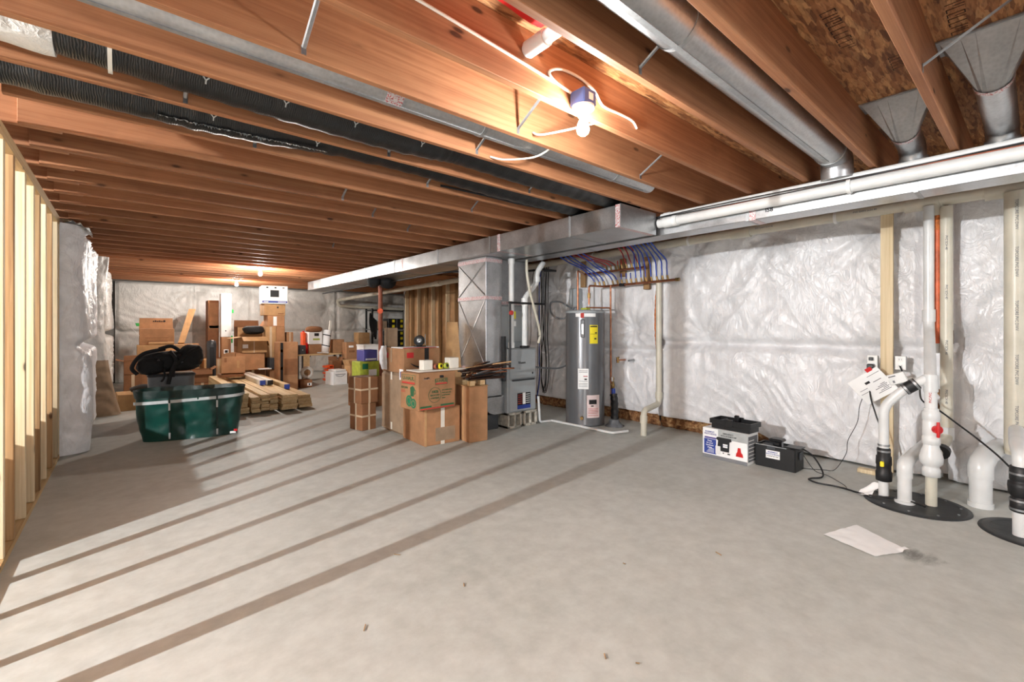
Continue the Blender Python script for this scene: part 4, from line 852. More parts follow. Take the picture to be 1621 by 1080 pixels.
MB().tube([(5.13, .572, 1.18), (5.13, .572, 2.40)], .023, 14).build('pipe', 'orange', t); MB().tube([(5.13, .572, 1.10), (5.13, .572, 1.18)], .026, 14).build('white_end', 'pvc', t); MB().tube([(5.128, .572, 2.12), (5.128, .572, 2.24)], .027, 12).build('glue_patch', 'foam', t)
t = thing('stack_pipe', 'thick beige stack pipe at the right edge with printed line', 'pipe', (5.08, .135, .3))
MB().tube([(5.08, .135, .36), (5.08, .135, 2.33)], .064, 24).build('pipe', 'pvcb', t)
for z in (.62, 1.0, 1.4, 1.8, 2.15): text(t, 'TOPCORE PVC DWV', (5.08-.065, .13, z), .024, 'inkgrey', '-X', spin=-PI/2)
t = thing('inlet_pipe', 'large white elbow pipe standing on the floor below the stack pipe', 'pipe', (4.765, .301, 0))
MB().tube(fillet([(4.765, .301, .0), (4.765, .301, .30), (4.95, .27, .36), (5.34, .22, .37)], .12, 8), .062, 24).build('pipe', 'pvc', t); MB().tube([(4.765, .301, .0), (4.765, .301, .035)], .070, 24).build('foot_ring', 'pvc', t)
MB().tube(fillet([(4.765, .301, .21), (4.765, .301, .31), (4.9, .28, .36), (4.98, .268, .36)], .12, 8), .069, 24).build('elbow', 'pvc', t)
t = thing('ejector_pipe', 'white pump pipe with black rubber coupling at the right edge', 'pipe', (4.25, .1, 0))
ex, ey = 4.25, .09
MB().tube([(ex, ey, .012), (ex, ey, .18)], .040, 20).build('pipe', 'pvc', t); MB().tube(fillet([(ex, ey, .42), (ex, ey, .51), (4.42, .11, .55), (4.95, .13, .56)], .07, 8), .042, 20).build('elbow', 'pvc', t)
b = MB(); b.lathe([(.044, .16), (.052, .165), (.052, .245), (.044, .25), (.046, .255), (.058, .27), (.062, .32), (.06, .345), (.05, .35), (.054, .36), (.054, .44), (.048, .445)], (ex, ey, 0), 24); cc = b.build('rubber_coupling', 'rubber', t)
for z in (.18, .235, .40): MB().tube([(ex, ey, z-.006), (ex, ey, z+.006)], .0555, 20).build('clamp', 'steel', cc)
MB().bbox(4.95, 5.06, .0, .12, .0, .12, .02).top('plastic_scrap', 'polybag', 'crumpled clear plastic behind the large white elbow pipe', 'plastic scrap')
# cords
def cord(label, pts, r=.006, mat='cableblack'):
    m_ = MB(); m_.tube(smooth_path(pts, 8), r, 8); m_.top('cord', mat, label, 'cord', None)
cord('black cord from the right outlet passing behind the discharge pipe to the right', [(5.12, .81, .975), (5.09, .79, .93), (5.07, .76, .87), (4.9, .66, .84), (4.6, .60, .76), (4.56, .50, .70), (4.62, .40, .60), (4.66, .32, .52), (4.5, .2, .44), (4.32, .10, .36)])
cord('black cord hanging from the packet down to the pump riser', [(5.10, 1.01, .93), (5.03, 1.0, .72), (4.98, .95, .55), (4.94, .90, .40), (4.80, .87, .22), (4.62, .85, .05), (4.50, .84, .02)])
cord('thin black wire dangling from the packet to the floor', [(5.08, 1.05, .72), (5.05, 1.08, .6), (5.06, 1.10, .45), (5.02, 1.16, .28), (5.0, 1.17, .16), (4.94, 1.24, .012), (4.86, 1.30, .01), (4.78, 1.4, .012), (4.72, 1.46, .02)], .003)
cord('black cord winding over the floor from the battery case to the sump lid', [(4.76, 1.47, .20), (4.74, 1.36, .15), (4.68, 1.27, .05), (4.60, 1.25, .012), (4.50, 1.30, .012), (4.44, 1.30, .012), (4.40, 1.22, .012), (4.42, 1.08, .012), (4.38, .92, .012), (4.37, .80, .025), (4.40, .70, .027), (4.38, .60, .03), (4.36, .55, .025)], .007)
cord('second thin black wire on the floor beside the winding cord', [(4.77, 1.46, .16), (4.78, 1.36, .012), (4.70, 1.24, .01), (4.62, 1.16, .01), (4.50, 1.06, .01), (4.42, 1.02, .01), (4.37, .92, .012), (4.36, .84, .02), (4.42, .74, .028), (4.42, .64, .03)], .003)
# ------------------------------------------------------------------ pump carton, trays, battery case
t = thing('pump_carton', 'printed sump pump carton with a black tray on top', 'box', (4.592, 2.035, 0), -2)
sx_, sy_, sz_ = .115, .222, .298
b = MB(); b.bbox(-sx_, sx_, -sy_, sy_, 0, sz_, .003); bd = b.build('body', 'paperwhite', t)
X_ = -sx_-.001
def pr(y0, y1, z0, z1, mat, nm='print', e=0):   # printed area on the -X face; y from +sy (viewer's left) to -sy
    b = MB(); b.box(X_-.0006-e, X_+.001, y0, y1, z0, z1); return b.build(nm, mat, bd)
pr(-sy_, sy_, 0, .035, 'inkgrey'); pr(-sy_, .06, .21, .297, 'silverband'); pr(.08, .205, .045, .19, 'inkblue', e=.0004); pr(.08, .20, .195, .21, 'inkpurple', e=.0004)
text(bd, 'BASEMENT', (X_-.0015, .145, .262), .020, 'inkblue', '-X'); text(bd, 'WATCHDOG', (X_-.0015, .14, .240), .026, 'inkpurple', '-X', sx=.8)
text(bd, 'EMERGENCY', (X_-.0015, -.04, .266), .018, 'ink', '-X'); text(bd, 'BACK-UP SUMP PUMP', (X_-.0015, -.045, .244), .016, 'ink', '-X')
for i, s_ in enumerate(('Pump', 'for your', 'basement', 'drains')): text(bd, s_, (X_-.002, .145, .172-.022*i), .02, 'paperwhite', '-X')
for i in range(4): pr(.10, .18-.01*i, .058+.012*i, .062+.012*i, 'paperwhite', e=.001)
# pictured kit: battery case, charger, red pump
b = MB(); b.prism([(-.06, .09), (-.05, .19), (-.07, .205), (-.06, .225), (.08, .225), (.085, .20), (.065, .19), (.06, .09)], 0, .001, Matrix(((0, 0, -1, X_-.0015), (-1, 0, 0, 0), (0, 1, 0, 0), (0, 0, 0, 1)))); b.v = [p+V((0, .01, 0)) for p in b.v]; b.build('print', 'ink', bd)
pr(-.035, .01, .13, .165, 'paperwhite', e=.002); text(bd, 'WATCHDOG', (X_-.004, -.012, .148), .009, 'inkblue', '-X')
pr(.035, .085, .055, .135, 'white', e=.003); pr(-.08, .02, .06, .085, 'paperwhite', e=.002); pr(-.0, .012, .07, .08, 'ink', e=.003); pr(-.06, -.035, .068, .08, 'ink', e=.003)
b = MB(); b.prism([(.115, .07), (.185, .07), (.18, .10), (.165, .115), (.16, .155), (.135, .155), (.13, .115), (.12, .10)], 0, .001, Matrix(((0, 0, -1, X_-.002), (-1, 0, 0, 0), (0, 1, 0, 0), (0, 0, 0, 1)))); b.build('print', 'redplastic', bd)
b = MB(); b.box(-sx_+.02, sx_-.02, -sy_-.0012, -sy_, .03, .27); sd = b.build('side_print', 'inkgrey', bd)
for i in range(6): MB().box(-sx_+.03, sx_-.05-.02*(i % 3), -sy_-.002, -sy_-.001, .05+.035*i, .058+.035*i).build('print', 'paperwhite', sd)
MB().bbox(.118, .124, -.2, .2, .296, .34, .002).build('flap', 'cardgrey', t)
t = thing('battery_tray', 'black plastic tray lying on the printed pump carton', 'tray', (4.60, 1.99, .300), -4)
w_, d_, h_ = .105, .20, .095
b = MB(); b.bbox(-w_+.012, w_-.012, -d_+.015, d_-.015, 0, .012, .003)
for s in (-1, 1):
    b.bbox(s*w_-.006, s*w_+.006, -d_, d_, .048, h_, .003); b.bbox(s*(w_-.014)-.005, s*(w_-.014)+.005, -d_+.012, d_-.012, 0, .055, .003)
    b.bbox(-w_, w_, s*d_-.006, s*d_+.006, .048, h_, .003); b.bbox(-w_+.012, w_-.012, s*(d_-.016)-.005, s*(d_-.016)+.005, 0, .055, .003)
b.build('shell', 'blackplastic', t)
for s in (-1, 1): MB().bbox(s*w_-.012, s*w_+.012, -.035, .035, .04, h_+.012, .004).build('handle_tab', 'blackplastic', t)
MB().bbox(.02, .06, -.02, .02, .01, .135, .008).build('post', 'blackplastic', t); MB().bbox(-.05, .07, .10, .115, .012, .085, .003).build('divider', 'blackplastic', t)
t = thing('battery_case', 'black battery case with a blue and white label, lid off', 'battery case', (4.69, 1.62, 0), -1)
w_, d_, h_ = .10, .168, .205
b = MB(); b.bbox(-w_, w_, -d_, d_, 0, .02, .004)
for s in (-1, 1): b.bbox(s*w_-.006, s*w_+.006, -d_, d_, 0, h_, .003); b.bbox(-w_, w_, s*d_-.006, s*d_+.006, 0, h_, .003)
bd = b.build('case', 'blackplastic', t); b = MB(); b.bbox(-w_+.01, w_-.01, -d_+.01, d_-.01, .15, .19, .004); b.build('battery', 'rubber', t)
b = MB(); b.box(-w_-.0075, -w_-.0055, -.045, .075, .09, .165); lb = b.build('label', 'paperwhite', t); text(lb, 'BASEMENT', (-w_-.0085, .015, .148), .018, 'inkblue', '-X'); text(lb, 'WATCHDOG', (-w_-.0085, .015, .129), .019, 'inkblue', '-X'); text(lb, 'STANDBY BATTERY', (-w_-.0085, .015, .110), .0115, 'ink', '-X')
b = MB(); b.bbox(-w_-.008, -w_-.004, -.005, .065, .175, .20, .002); b.build('latch_tab', 'darkgrey', t); b = MB(); b.box(-w_-.0075, -w_-.003, -.1, d_, h_-.003, h_+.001); b.build('top_edge', 'silverband', t)
b = MB(); b.bbox(-.02, .10, -.03, .09, .225, .255, .012); c_ = b.build('control_head', 'blackplastic', t); MB().tube([(.0, -.03, .19), (.0, -.03, .232)], .009, 10).build('terminal', 'steel', t); MB().bbox(.01, .08, .0, .06, .19, .226, .004).build('head_foot', 'blackplastic', t)
MB().bbox(-.07, .07, -d_-.03, -.07, .205, .213, .003).build('loose_lid', 'blackplastic', t); MB().bbox(-.02, .05, -d_-.022, -d_-.006, .10, .17, .006).build('side_handle', 'darkgrey', t)
# ------------------------------------------------------------------ paper towel and floor litter
t = MB()
def pt(a, c):
    P0, P1, P2, P3 = V((3.354, .905, 0)), V((3.684, .804, 0)), V((3.484, .508, 0)), V((3.256, .626, 0))
    p = P0.lerp(P1, a).lerp(P3.lerp(P2, a), c); e_ = .012*noise.noise(V((a*6, c*6, 1)))
    return (p.x+(e_ if c in (0, 1) else 0), p.y+(e_ if a in (0, 1) else 0), .004+.006*abs(noise.noise(V((a*3, c*3, 4))))+(.012 if c > .9 and a > .8 else 0))
t.grid(pt, 24, 24); t.top('paper_towel', 'paperwhite', 'sheet of white paper towel lying on the bare floor', 'paper towel')
for i, (x, y) in enumerate(((1.52, 1.02), (1.44, 1.12), (1.30, 1.9), (2.1, 1.5), (1.0, 1.25), (.78, 1.9), (2.6, 1.2), (.62, 1.4), (1.2, 2.4))):
    m_ = MB(); a = R.random()*3; l = .012+.03*R.random(); m_.tube([(x, y, .004), (x+l*math.cos(a), y+l*math.sin(a), .005)], .0025, 6); m_.top('wood_splinter', 'studold', 'tiny wood splinter lying on the open floor', 'splinter', 'splinters on the floor')
# ------------------------------------------------------------------ cartons: builders
def carton(label, loc, size, rot, mat='card', tape='tape', group='cardboard cartons', marks=(), cross=False, name='carton', cat='box', vt=True, r=.006):
    t = thing(name, label, cat, loc, rot, group); sx, sy, sz = size[0]/2, size[1]/2, size[2]
    b = MB(); b.bbox(-sx, sx, -sy, sy, 0, sz, r); bd = b.build('body', mat, t)
    if tape:
        e = .0012; w_ = min(.024 if not cross else .014, sx*.25)
        b = MB(); b.box(-w_, w_, -sy-e, sy+e, sz-e, sz+e); b.box(-w_, w_, -sy-e, -sy+e, (sz*.0 if vt else sz*.72), sz+e); b.build('packing_tape', tape, t)
        if cross:
            b = MB(); b.box(-sx-e, sx+e, -sy-e, sy+e, sz*.50, sz*.50+.022); b.build('packing_tape', tape, t)
            b = MB(); b.box(-sx-e, sx+e, -w_, w_, -0, sz+e); b.build('packing_tape', tape, t)
        else:
            b = MB(); b.box(-sx, sx, -sy-.0004, -sy+.0004, sz*.0+.0, .0025); 
    for mk in marks:   # (face, u0, u1, z0, z1, mat, name) u along the face from its centre
        f, u0, u1, z0, z1, mm, nn = mk; b = MB(); d = .0022 if len(nn) and nn != 'print' else .003
        if f == '-Y': b.box(u0, u1, -sy-d, -sy, z0, z1)
        else: b.box(-sx-d, -sx, -u1, -u0, z0, z1)
        b.build(nn, mm, bd)
    return t
def plate(a, bq, c, d, th):   # quad with thickness
    a, bq, c, d = map(V, (a, bq, c, d)); n = (bq-a).cross(d-a).normalized()*th
    m = MB(); m.add([a, bq, c, d, a+n, bq+n, c+n, d+n], [(0, 1, 2, 3), (7, 6, 5, 4), (0, 4, 5, 1), (1, 5, 6, 2), (2, 6, 7, 3), (3, 7, 4, 0)]); return m
def open_carton(label, loc, size, rot, mat='card', flaps=(60, 30, 80, 50), fl=.2, group='cardboard cartons', marks=()):
    t = thing('carton', label, 'box', loc, rot, group); sx, sy, sz = size[0]/2, size[1]/2, size[2]; w_ = .005
    b = MB(); b.box(-sx, sx, -sy, sy, 0, w_); b.box(-sx, -sx+w_, -sy, sy, 0, sz); b.box(sx-w_, sx, -sy, sy, 0, sz); b.box(-sx, sx, -sy, -sy+w_, 0, sz); b.box(-sx, sx, sy-w_, sy, 0, sz); bd = b.build('body', mat, t)
    for i, a in enumerate(flaps):
        if a is None: continue
        a = math.radians(a); o, u = math.sin(a)*fl, math.cos(a)*fl      # 0 = straight up, 90 = flat outwards, 180 = hanging
        if i == 0: q = [(-sx, -sy, sz), (sx, -sy, sz), (sx*.97, -sy-o, sz+u), (-sx*.97, -sy-o, sz+u)]
        elif i == 1: q = [(sx, -sy, sz), (sx, sy, sz), (sx+o, sy*.97, sz+u), (sx+o, -sy*.97, sz+u)]
        elif i == 2: q = [(sx, sy, sz), (-sx, sy, sz), (-sx*.97, sy+o, sz+u), (sx*.97, sy+o, sz+u)]
        else: q = [(-sx, sy, sz), (-sx, -sy, sz), (-sx-o, -sy*.97, sz+u), (-sx-o, sy*.97, sz+u)]
        plate(*q, .004).build('flap', mat, t)
    for mk in marks:
        f, u0, u1, z0, z1, mm, nn = mk; b = MB()
        if f == '-Y': b.box(u0, u1, -sy-.002, -sy, z0, z1)
        else: b.box(-sx-.002, -sx, -u1, -u0, z0, z1)
        b.build(nn, mm, bd)
    return t
# ------------------------------------------------------------------ main stack in the middle
t = carton('plain carton on the floor under the printed green moving carton', (2.729, 4.673, 0), (.452, .555, .416), -2.5, 'card', 'tapewhite', marks=[('-Y', -.09, .16, .04, .19, 'cardgrey', 'tape_patch'), ('-Y', -.224, -.20, .0, .41, 'cardlight', 'corner_edge')])
b = MB()
for i in range(3): b.tube([(.09+.03*i, -.279, .37-.02*i), (.11+.03*i, -.279, .33)], .0015, 6)
t = carton('moving carton printed in green with a hand hole, top of the middle stack', (2.599, 4.512, .417), (.496, .355, .403), 4.4, 'card', None)
bd = t.children[0]; sx_, sy_ = .248, .1775
def pf(u0, u1, z0, z1, mat, nm='print', e=0): b = MB(); b.box(u0, u1, -sy_-.0018-e, -sy_, z0, z1); return b.build(nm, mat, bd)
def frame(u0, u1, z0, z1, w_, mat):
    pf(u0, u1, z0, z0+w_, mat); pf(u0, u1, z1-w_, z1, mat); pf(u0, u0+w_, z0, z1, mat); pf(u1-w_, u1, z0, z1, mat)
pf(-.225, .225, .025, .045, 'inkgreen'); pf(-.08, .04, .027, .043, 'card', e=.0006); pf(-.22, .225, .008, .02, 'inkred')
b = MB(); b.tube([(.03, -sy_-.0015, .352), (.075, -sy_-.0015, .352)], .014, 12); b.build('hand_hole', 'ink', bd)
frame(-.03, .135, .262, .332, .005, 'inkgreen'); pf(-.025, .13, .267, .283, 'inkred'); text(bd, 'U-HAUL', (.052, -sy_-.002, .307), .046, 'inkgreen', sx=.95)
pf(-.19, -.09, .333, .337, 'inkgrey'); text(bd, 'Fragile', (-.14, -sy_-.002, .347), .026, 'ink', spin=.08)
cx_, cz_ = -.035, .155; b = MB(); b.tube([(cx_+.082*math.cos(2*PI*k/40), -sy_-.001, cz_+.082*math.sin(2*PI*k/40)) for k in range(41)], .0022, 6); b.build('ring_print', 'inkgreen', bd)
text(bd, '100%', (cx_, -sy_-.002, cz_+.035), .042, 'inkgreen'); text(bd, 'RECYCLED', (cx_, -sy_-.002, cz_-.003), .025, 'inkgreen'); text(bd, 'CONTENT', (cx_, -sy_-.002, cz_-.035), .025, 'inkgreen')
for i, s_ in enumerate(('KITCHEN BOX', 'Pots, pans and', 'small kitchen', 'items')): text(bd, s_, (.06, -sy_-.002, .20-.028*i), .021, 'inkgreen', align='LEFT')
def pl(u0, u1, z0, z1, mat, nm='print', e=0): b = MB(); b.box(-sx_-.0018-e, -sx_, -u1, -u0, z0, z1); return b.build(nm, mat, bd)
pl(-.15, .12, .375, .38, 'inkgreen'); pl(-.15, .12, .275, .28, 'inkgreen'); pl(-.15, -.145, .28, .38, 'inkgreen'); pl(.115, .12, .28, .38, 'inkgreen'); pl(-.145, .115, .28, .30, 'inkred')
text(bd, 'U-HAUL', (-sx_-.002, .015, .340), .06, 'inkgreen', '-X', sx=1.05); text(bd, 'KITCHEN', (-sx_-.002, .09, .235), .032, 'inkgreen', '-X')
for z in (.20, .185): pl(-.16, -.08, z, z+.005, 'inkred')
def poly_l(pts, mat): b = MB(); b.prism(pts, 0, .0018, Matrix(((0, 0, -1, -sx_), (-1, 0, 0, 0), (0, 1, 0, 0), (0, 0, 0, 1)))); return b.build('print', mat, bd)
poly_l([(.03, .15), (.09, .15), (.105, .245), (.07, .265), (.02, .24)], 'inkgreen'); poly_l([(.105, .17), (.125, .18), (.128, .22), (.108, .235), (.106, .22), (.118, .212), (.116, .19), (.105, .182)], 'inkgreen')
for (u, z, r_, mm) in ((-.0, .095, .062, 'inkgreen2'), (.085, .075, .052, 'inkgreen2')):
    b = MB(); b.tube([(-sx_-.0022-(.001 if u > .05 else 0), -u, z), (-sx_, -u, z)], r_, 24); b.build('print', mm, bd)
    b = MB(); b.tube([(-sx_-.004, -u+r_*.6*math.cos(k*.3), z+r_*.6*math.sin(k*.3)) for k in range(22)], .002, 5); b.build('print', 'card', bd)
t = carton('tall narrow carton at the end of the middle stack carrying bronze rods', (3.096, 4.365, 0), (.247, .310, .637), -4.6, 'card', None)
MB().box(-.1245, -.1235, -.02, .005, .0, .62).build('tape_seam', 'cardlight', t); MB().bbox(-.135, .135, -.165, .165, .636, .642, .002).build('lid_flap', 'cardlight', t)
t = carton('tall greyish carton with softened corners behind the green printed carton', (2.80, 5.30, 0), (.54, .62, .757), 0, 'cardgrey', None, r=.035, marks=[('-X', -.02, .02, .66, .757, 'tapewhite', 'packing_tape'), ('-X', -.02, .02, .04, .13, 'tapewhite', 'packing_tape')])
t = carton('carton with a curved black arrow and red stickers on top of the tall greyish carton', (2.775, 5.26, .759), (.50, .60, .30), 0, 'card', None, marks=[('-X', -.20, -.12, .17, .235, 'redplastic', 'red_sticker'), ('-Y', -.21, -.12, .185, .25, 'redplastic', 'red_sticker'), ('-Y', .03, .09, .13, .30, 'ink', 'black_tape'), ('-X', -.05, -.015, .12, .30, 'cardgrey', 'packing_tape'), ('-X', .19, .285, -.08, .05, 'paperwhite', 'shipping_label'), ('-X', .21, .262, -.05, .02, 'inkblue', 'print')])
b = MB(); b.tube(smooth_path([(-.16, -.302, .12), (-.10, -.302, .085), (-.02, -.302, .065), (.06, -.302, .06), (.12, -.302, .075)], 6), [.002+.009*math.sin(PI*min(1, i/18)) for i in range(25)], 6); b.build('arrow_print', 'ink', t.children[0])
carton('taped brown carton at the bottom of the small pair beside the greyish carton', (2.345, 5.745, 0), (.21, .27, .342), 12, 'carddark', 'tape', cross=True, group='pair of small taped cartons')
carton('taped brown carton on top of the small pair beside the greyish carton', (2.35, 5.75, .344), (.25, .29, .335), 10, 'carddark', 'tape', cross=True, group='pair of small taped cartons')
m_ = MB(); m_.bbox(2.50, 3.02, 4.97, 5.25, 1.0605, 1.072, .003); t = m_.top('flat_carton', 'paperwhite', 'flat white and red printed carton lying on the carton with the arrow', 'box')
MB().box(2.52, 2.98, 4.968, 4.97, 1.062, 1.070).build('print', 'inkred', t)
t = thing('desk_fan', 'small black and silver round device on the flat white carton', 'fan', (2.80, 5.08, 1.073))
MB().bbox(2.74, 2.87, 5.03, 5.13, 1.073, 1.085, .005).build('base', 'blackplastic', t)
Tm = Matrix.Translation((2.80, 5.08, 1.15)) @ Matrix.Rotation(math.radians(-35), 4, 'Z') @ Matrix.Rotation(PI/2+.15, 4, 'X')
b = MB(); b.lathe([(.03, -.03), (.065, -.02), (.068, .02), (.055, .026), (.05, .018)], (0, 0, 0), 24, Tm); b.build('housing', 'blackplastic', t); b = MB(); b.lathe([(.050, .014), (.030, .02), (.03, .028), (.016, .03), (.0, .02)], (0, 0, 0), 20, Tm); b.build('grille', 'galv', t)
b = MB(); b.bbox(.07, .078, -.05, .08, -.03, .03, .003, Tm); b.build('handle', 'galv', t)
carton('small upright beige carton standing at the back of the carton with the arrow', (2.60, 5.46, 1.0605), (.13, .12, .25), 0, 'cardgrey', None)
m_ = MB(); m_.grid(lambda a, c: (2.505-.03*math.sin(c*PI)*(1-a)-.012*noise.noise(V((a*4, c*5, 2))), 5.55-.16*a-.02*c, 1.08-.30*c+.02*noise.noise(V((a*3, c*3, 7)))), 14, 20); m_.top('plastic_bag', 'polybag', 'white plastic bag hanging over the left edge of the carton with the arrow', 'bag')
# shallow tray with tape rolls and white blocks
m_ = MB(); m_.bbox(2.42, 3.06, 4.40, 4.70, .8215, .834, .004); m_.top('tray', 'boardwhite', 'thin white board lying on the green printed moving carton', 'board')
for x, y, s_, l in ((2.585, 4.54, (.12, .10, .11), 'white foam block on the thin board, end near the arrow carton'), (2.93, 4.54, (.13, .11, .125), 'white foam block on the thin board, end near the rods')):
    m_ = MB(); m_.bbox(x-s_[0]/2, x+s_[0]/2, y-s_[1]/2, y+s_[1]/2, .8345, .8345+s_[2], .005); m_.top('foam_block', 'boardwhite', l, 'block')
for i, (x, mm, l) in enumerate(((2.69, 'rust', 'brown tape roll leaning on the thin white board'), (2.745, 'yellow', 'yellow tape roll in the middle of the thin white board'), (2.825, 'lime', 'pale yellow tape roll next to the end foam block'))):
    t = thing('tape_roll', l, 'tape roll', (x, 4.50, .8345), group='tape rolls on the thin board'); Tm = Matrix.Translation((x, 4.50, .8345+.035)) @ Matrix.Rotation(PI/2-.1*i, 4, 'X') @ Matrix.Rotation(.3, 4, 'Y')
    b = MB(); b.lathe([(.018, -.02), (.034, -.02), (.034, .02), (.018, .02)], (0, 0, 0), 22, Tm); b.build('tape', mm, t); b = MB(); b.lathe([(.014, -.021), (.0185, -.021), (.0185, .021), (.014, .021)], (0, 0, 0), 18, Tm); b.build('core', 'ink', t)
# rods and blocks on the tall narrow carton
for i, (x, y) in enumerate(((3.02, 4.27), (3.17, 4.28), (3.03, 4.44), (3.17, 4.45))):
    m_ = MB(); m_.bbox(x-.035, x+.035, y-.03, y+.03, .6425, .70, .003); m_.top('wood_block', 'board', 'pale wood spacer block under the bronze rods on the tall narrow carton', 'wood block', 'spacer blocks under the rods')
for i in range(44):
    lay, j = divmod(i, 8); x0 = 2.98+.05*R.random(); ln = .42+.14*R.random(); y = 4.235+.032*j+.01*R.random(); z = .713+.026*lay+.004*R.random(); a = R.uniform(-.12, .12)*(1+lay*.8)
    m_ = MB(); m_.tube([(x0, y-a*.2, z), (x0+ln, y+a*ln*.6, z+R.uniform(-.006, .012+.014*lay))], .0085, 8); m_.top('metal_rod', ('rod', 'rod', 'rubber', 'steel', 'copper', 'rod', 'lumberend')[i % 7], 'thin bronze and dark metal rod in the loose bundle on the tall narrow carton', 'rod', 'bundle of rods')
# leaning cardboard sheet by the return duct
m_ = plate((3.07, 4.99, 0.0), (3.42, 4.97, 0.0), (3.40, 5.13, 1.385), (3.235, 5.14, 1.385), .008); m_.top('cardboard_sheet', 'cardlight', 'tapered sheet of cardboard leaning beside the return duct', 'cardboard')
# post, black bags, drain in the back
t = thing('steel_post', 'rust coloured steel post with a round orange tag under the trunk duct', 'post', (3.6, 8.0, 0))
MB().tube([(3.6, 8.0, .012), (3.6, 8.0, 2.205)], .038, 16).build('pole', 'rust', t); MB().bbox(3.5, 3.7, 7.9, 8.1, 0, .012, .002).build('base_plate', 'rust', t)
MB().tube([(3.575, 7.955, 1.62), (3.577, 7.96, 1.62)], .05, 20).build('tag', 'orangebright', t)
for x, w_, l in ((3.43, .13, 'small black bag tied under the trunk duct left of the post'), (3.69, .17, 'larger black bag tied under the trunk duct right of the post')):
    m_ = MB(); m_.lathe([(0, -.12), (w_*.5, -.10), (w_*.85, -.05), (w_, .01), (w_*.9, .045), (w_*.2, .05)], (x, 7.9, 2.15), 18); m_.v = [p+V((.02*noise.noise(p*9), .02*noise.noise(p*7), 0)) for p in m_.v]; m_.top('plastic_bag', 'fabric', l, 'bag', None)
pipe_thing('drain_pipe', 'beige drain pipe running to the far wall and turning along it', [(4.9, 6.25, 2.25), (4.9, 13.95, 2.15), (4.95, 13.97, 1.98), (7.4, 13.97, 1.92)], .05, 'pvcb', fr=.12, fit=[((4.9, 8.0, 2.228), (4.9, 8.2, 2.225))])
pipe_thing('gas_pipe', 'thin black gas pipe running below the trunk duct to the back', [(4.56, 4.40, 2.10), (4.42, 4.5, 2.12), (4.34, 5.25, 2.13), (3.85, 5.45, 2.15), (3.68, 5.9, 2.15), (3.68, 11.5, 2.15)], .014, 'rubber', fr=.05)
m_ = MB(); m_.bbox(3.93, 5.6, 8.2, 10.9, 2.405, 2.423, .003); m_.top('ceiling_board', 'osb', 'strand board panel fixed under the joists beside the trunk duct', 'board')
# white wrapped bundle on the studs
m_ = MB(); n = 22
m_.lathe([(.02, 0), (.07, .05), (.085, .25), (.075, .45), (.05, .58), (.012, .66)], (5.5, 8.05, .92), n); m_.v = [p+V((.018*math.sin(9*math.atan2(p.y-8.05, p.x-5.5)), .018*math.cos(9*math.atan2(p.y-8.05, p.x-5.5)), 0)) for p in m_.v]
m_.top('furled_umbrella', 'polybag', 'furled white umbrella hanging on the bare studs behind the furnace', 'umbrella')
# stacked goods left of the small pair: purple and lime cartons on a hidden carton
carton('plain carton carrying the lime carton behind the small taped pair', (3.06, 7.40, 0), (.42, .42, .50), 0, 'carddark', 'tape')
t = carton('lime and white printed carton under the purple carton', (3.05, 7.36, .501), (.34, .30, .255), 4, 'lime', None, marks=[('-Y', -.02, .12, .02, .12, 'paperwhite', 'print'), ('-Y', -.13, -.03, .13, .22, 'inkgreen2', 'print')])
t = carton('purple carton on top of the lime printed carton', (3.07, 7.35, .758), (.24, .26, .185), 4, 'purple', None, marks=[('-Y', -.09, .10, .02, .045, 'paperwhite', 'print')])
# ------------------------------------------------------------------ lumber stacks
def lumber(x0, n, wd, th, y0, y1, label, mat, skew=0., z0=.04, g=''):
    first = None
    for i in range(n):
        z = z0+i*(th+.001); dx = R.uniform(-.006, .006); dy = R.uniform(-.05, .05)
        b = MB(); b.bbox(x0+dx, x0+dx+wd, y0+dy, y1+dy, z, z+th, .002); t = b.top('lumber_board', mat, label.replace(' in the ', f', {nth(n-1-i)} from the top, in the ', 1), 'board', g)
    return z0+n*(th+.001)
for y in (8.1, 10.2):
    m_ = MB(); m_.bbox(1.15, 2.4, y-.045, y+.045, 0, .0395, .003); m_.top('wood_skid', 'boardx', ('wooden skid on the floor under the near end of the lumber stacks', 'wooden skid on the floor under the far end of the lumber stacks')[y > 9], 'skid')
lumber(1.26, 11, .13, .026, 7.70, 10.9, 'bare pine board in the stack next to the green bin', 'board', g='lumber next to the green bin')
lumber(1.42, 8, .115, .027, 7.66, 10.9, 'bare pine board in the second stack from the green bin', 'board', g='lumber in the second stack')
lumber(1.55, 9, .115, .027, 7.68, 10.9, 'bare pine board in the third stack from the green bin', 'board', g='lumber in the third stack')
lumber(1.68, 9, .115, .027, 7.72, 10.9, 'bare pine board in the fourth stack from the green bin', 'board', g='lumber in the fourth stack')
lumber(1.83, 5, .22, .045, 7.60, 10.9, 'wide wrapped pine board in the fifth stack from the green bin', 'board', g='lumber in the fifth stack')
lumber(2.09, 4, .20, .045, 7.72, 10.6, 'wide pine board in the stack farthest from the green bin', 'board', g='lumber in the last stack')
for i, (x, y0, y1, z, mm, l) in enumerate(((1.80, 9.0, 11.0, .29, 'inkblue', 'first primed timber with a dark blue end, on top of the lumber'), (1.91, 8.95, 11.0, .29, 'ink', 'second primed timber beside the dark blue ended one, on the lumber'), (2.10, 8.6, 11.0, .235, 'inkblue', 'primed timber with a bright blue end on the outer lumber stack'))):
    t = thing('timber', l, 'timber', (x+.045, y0, z)); MB().bbox(x, x+.09, y0, y1, z, z+.085, .004).build('beam', 'boardwhite' if i < 2 else 'board', t); MB().box(x+.001, x+.089, y0-.003, y0+.03, z+.001, z+.084).build('end_paint', mm, t)
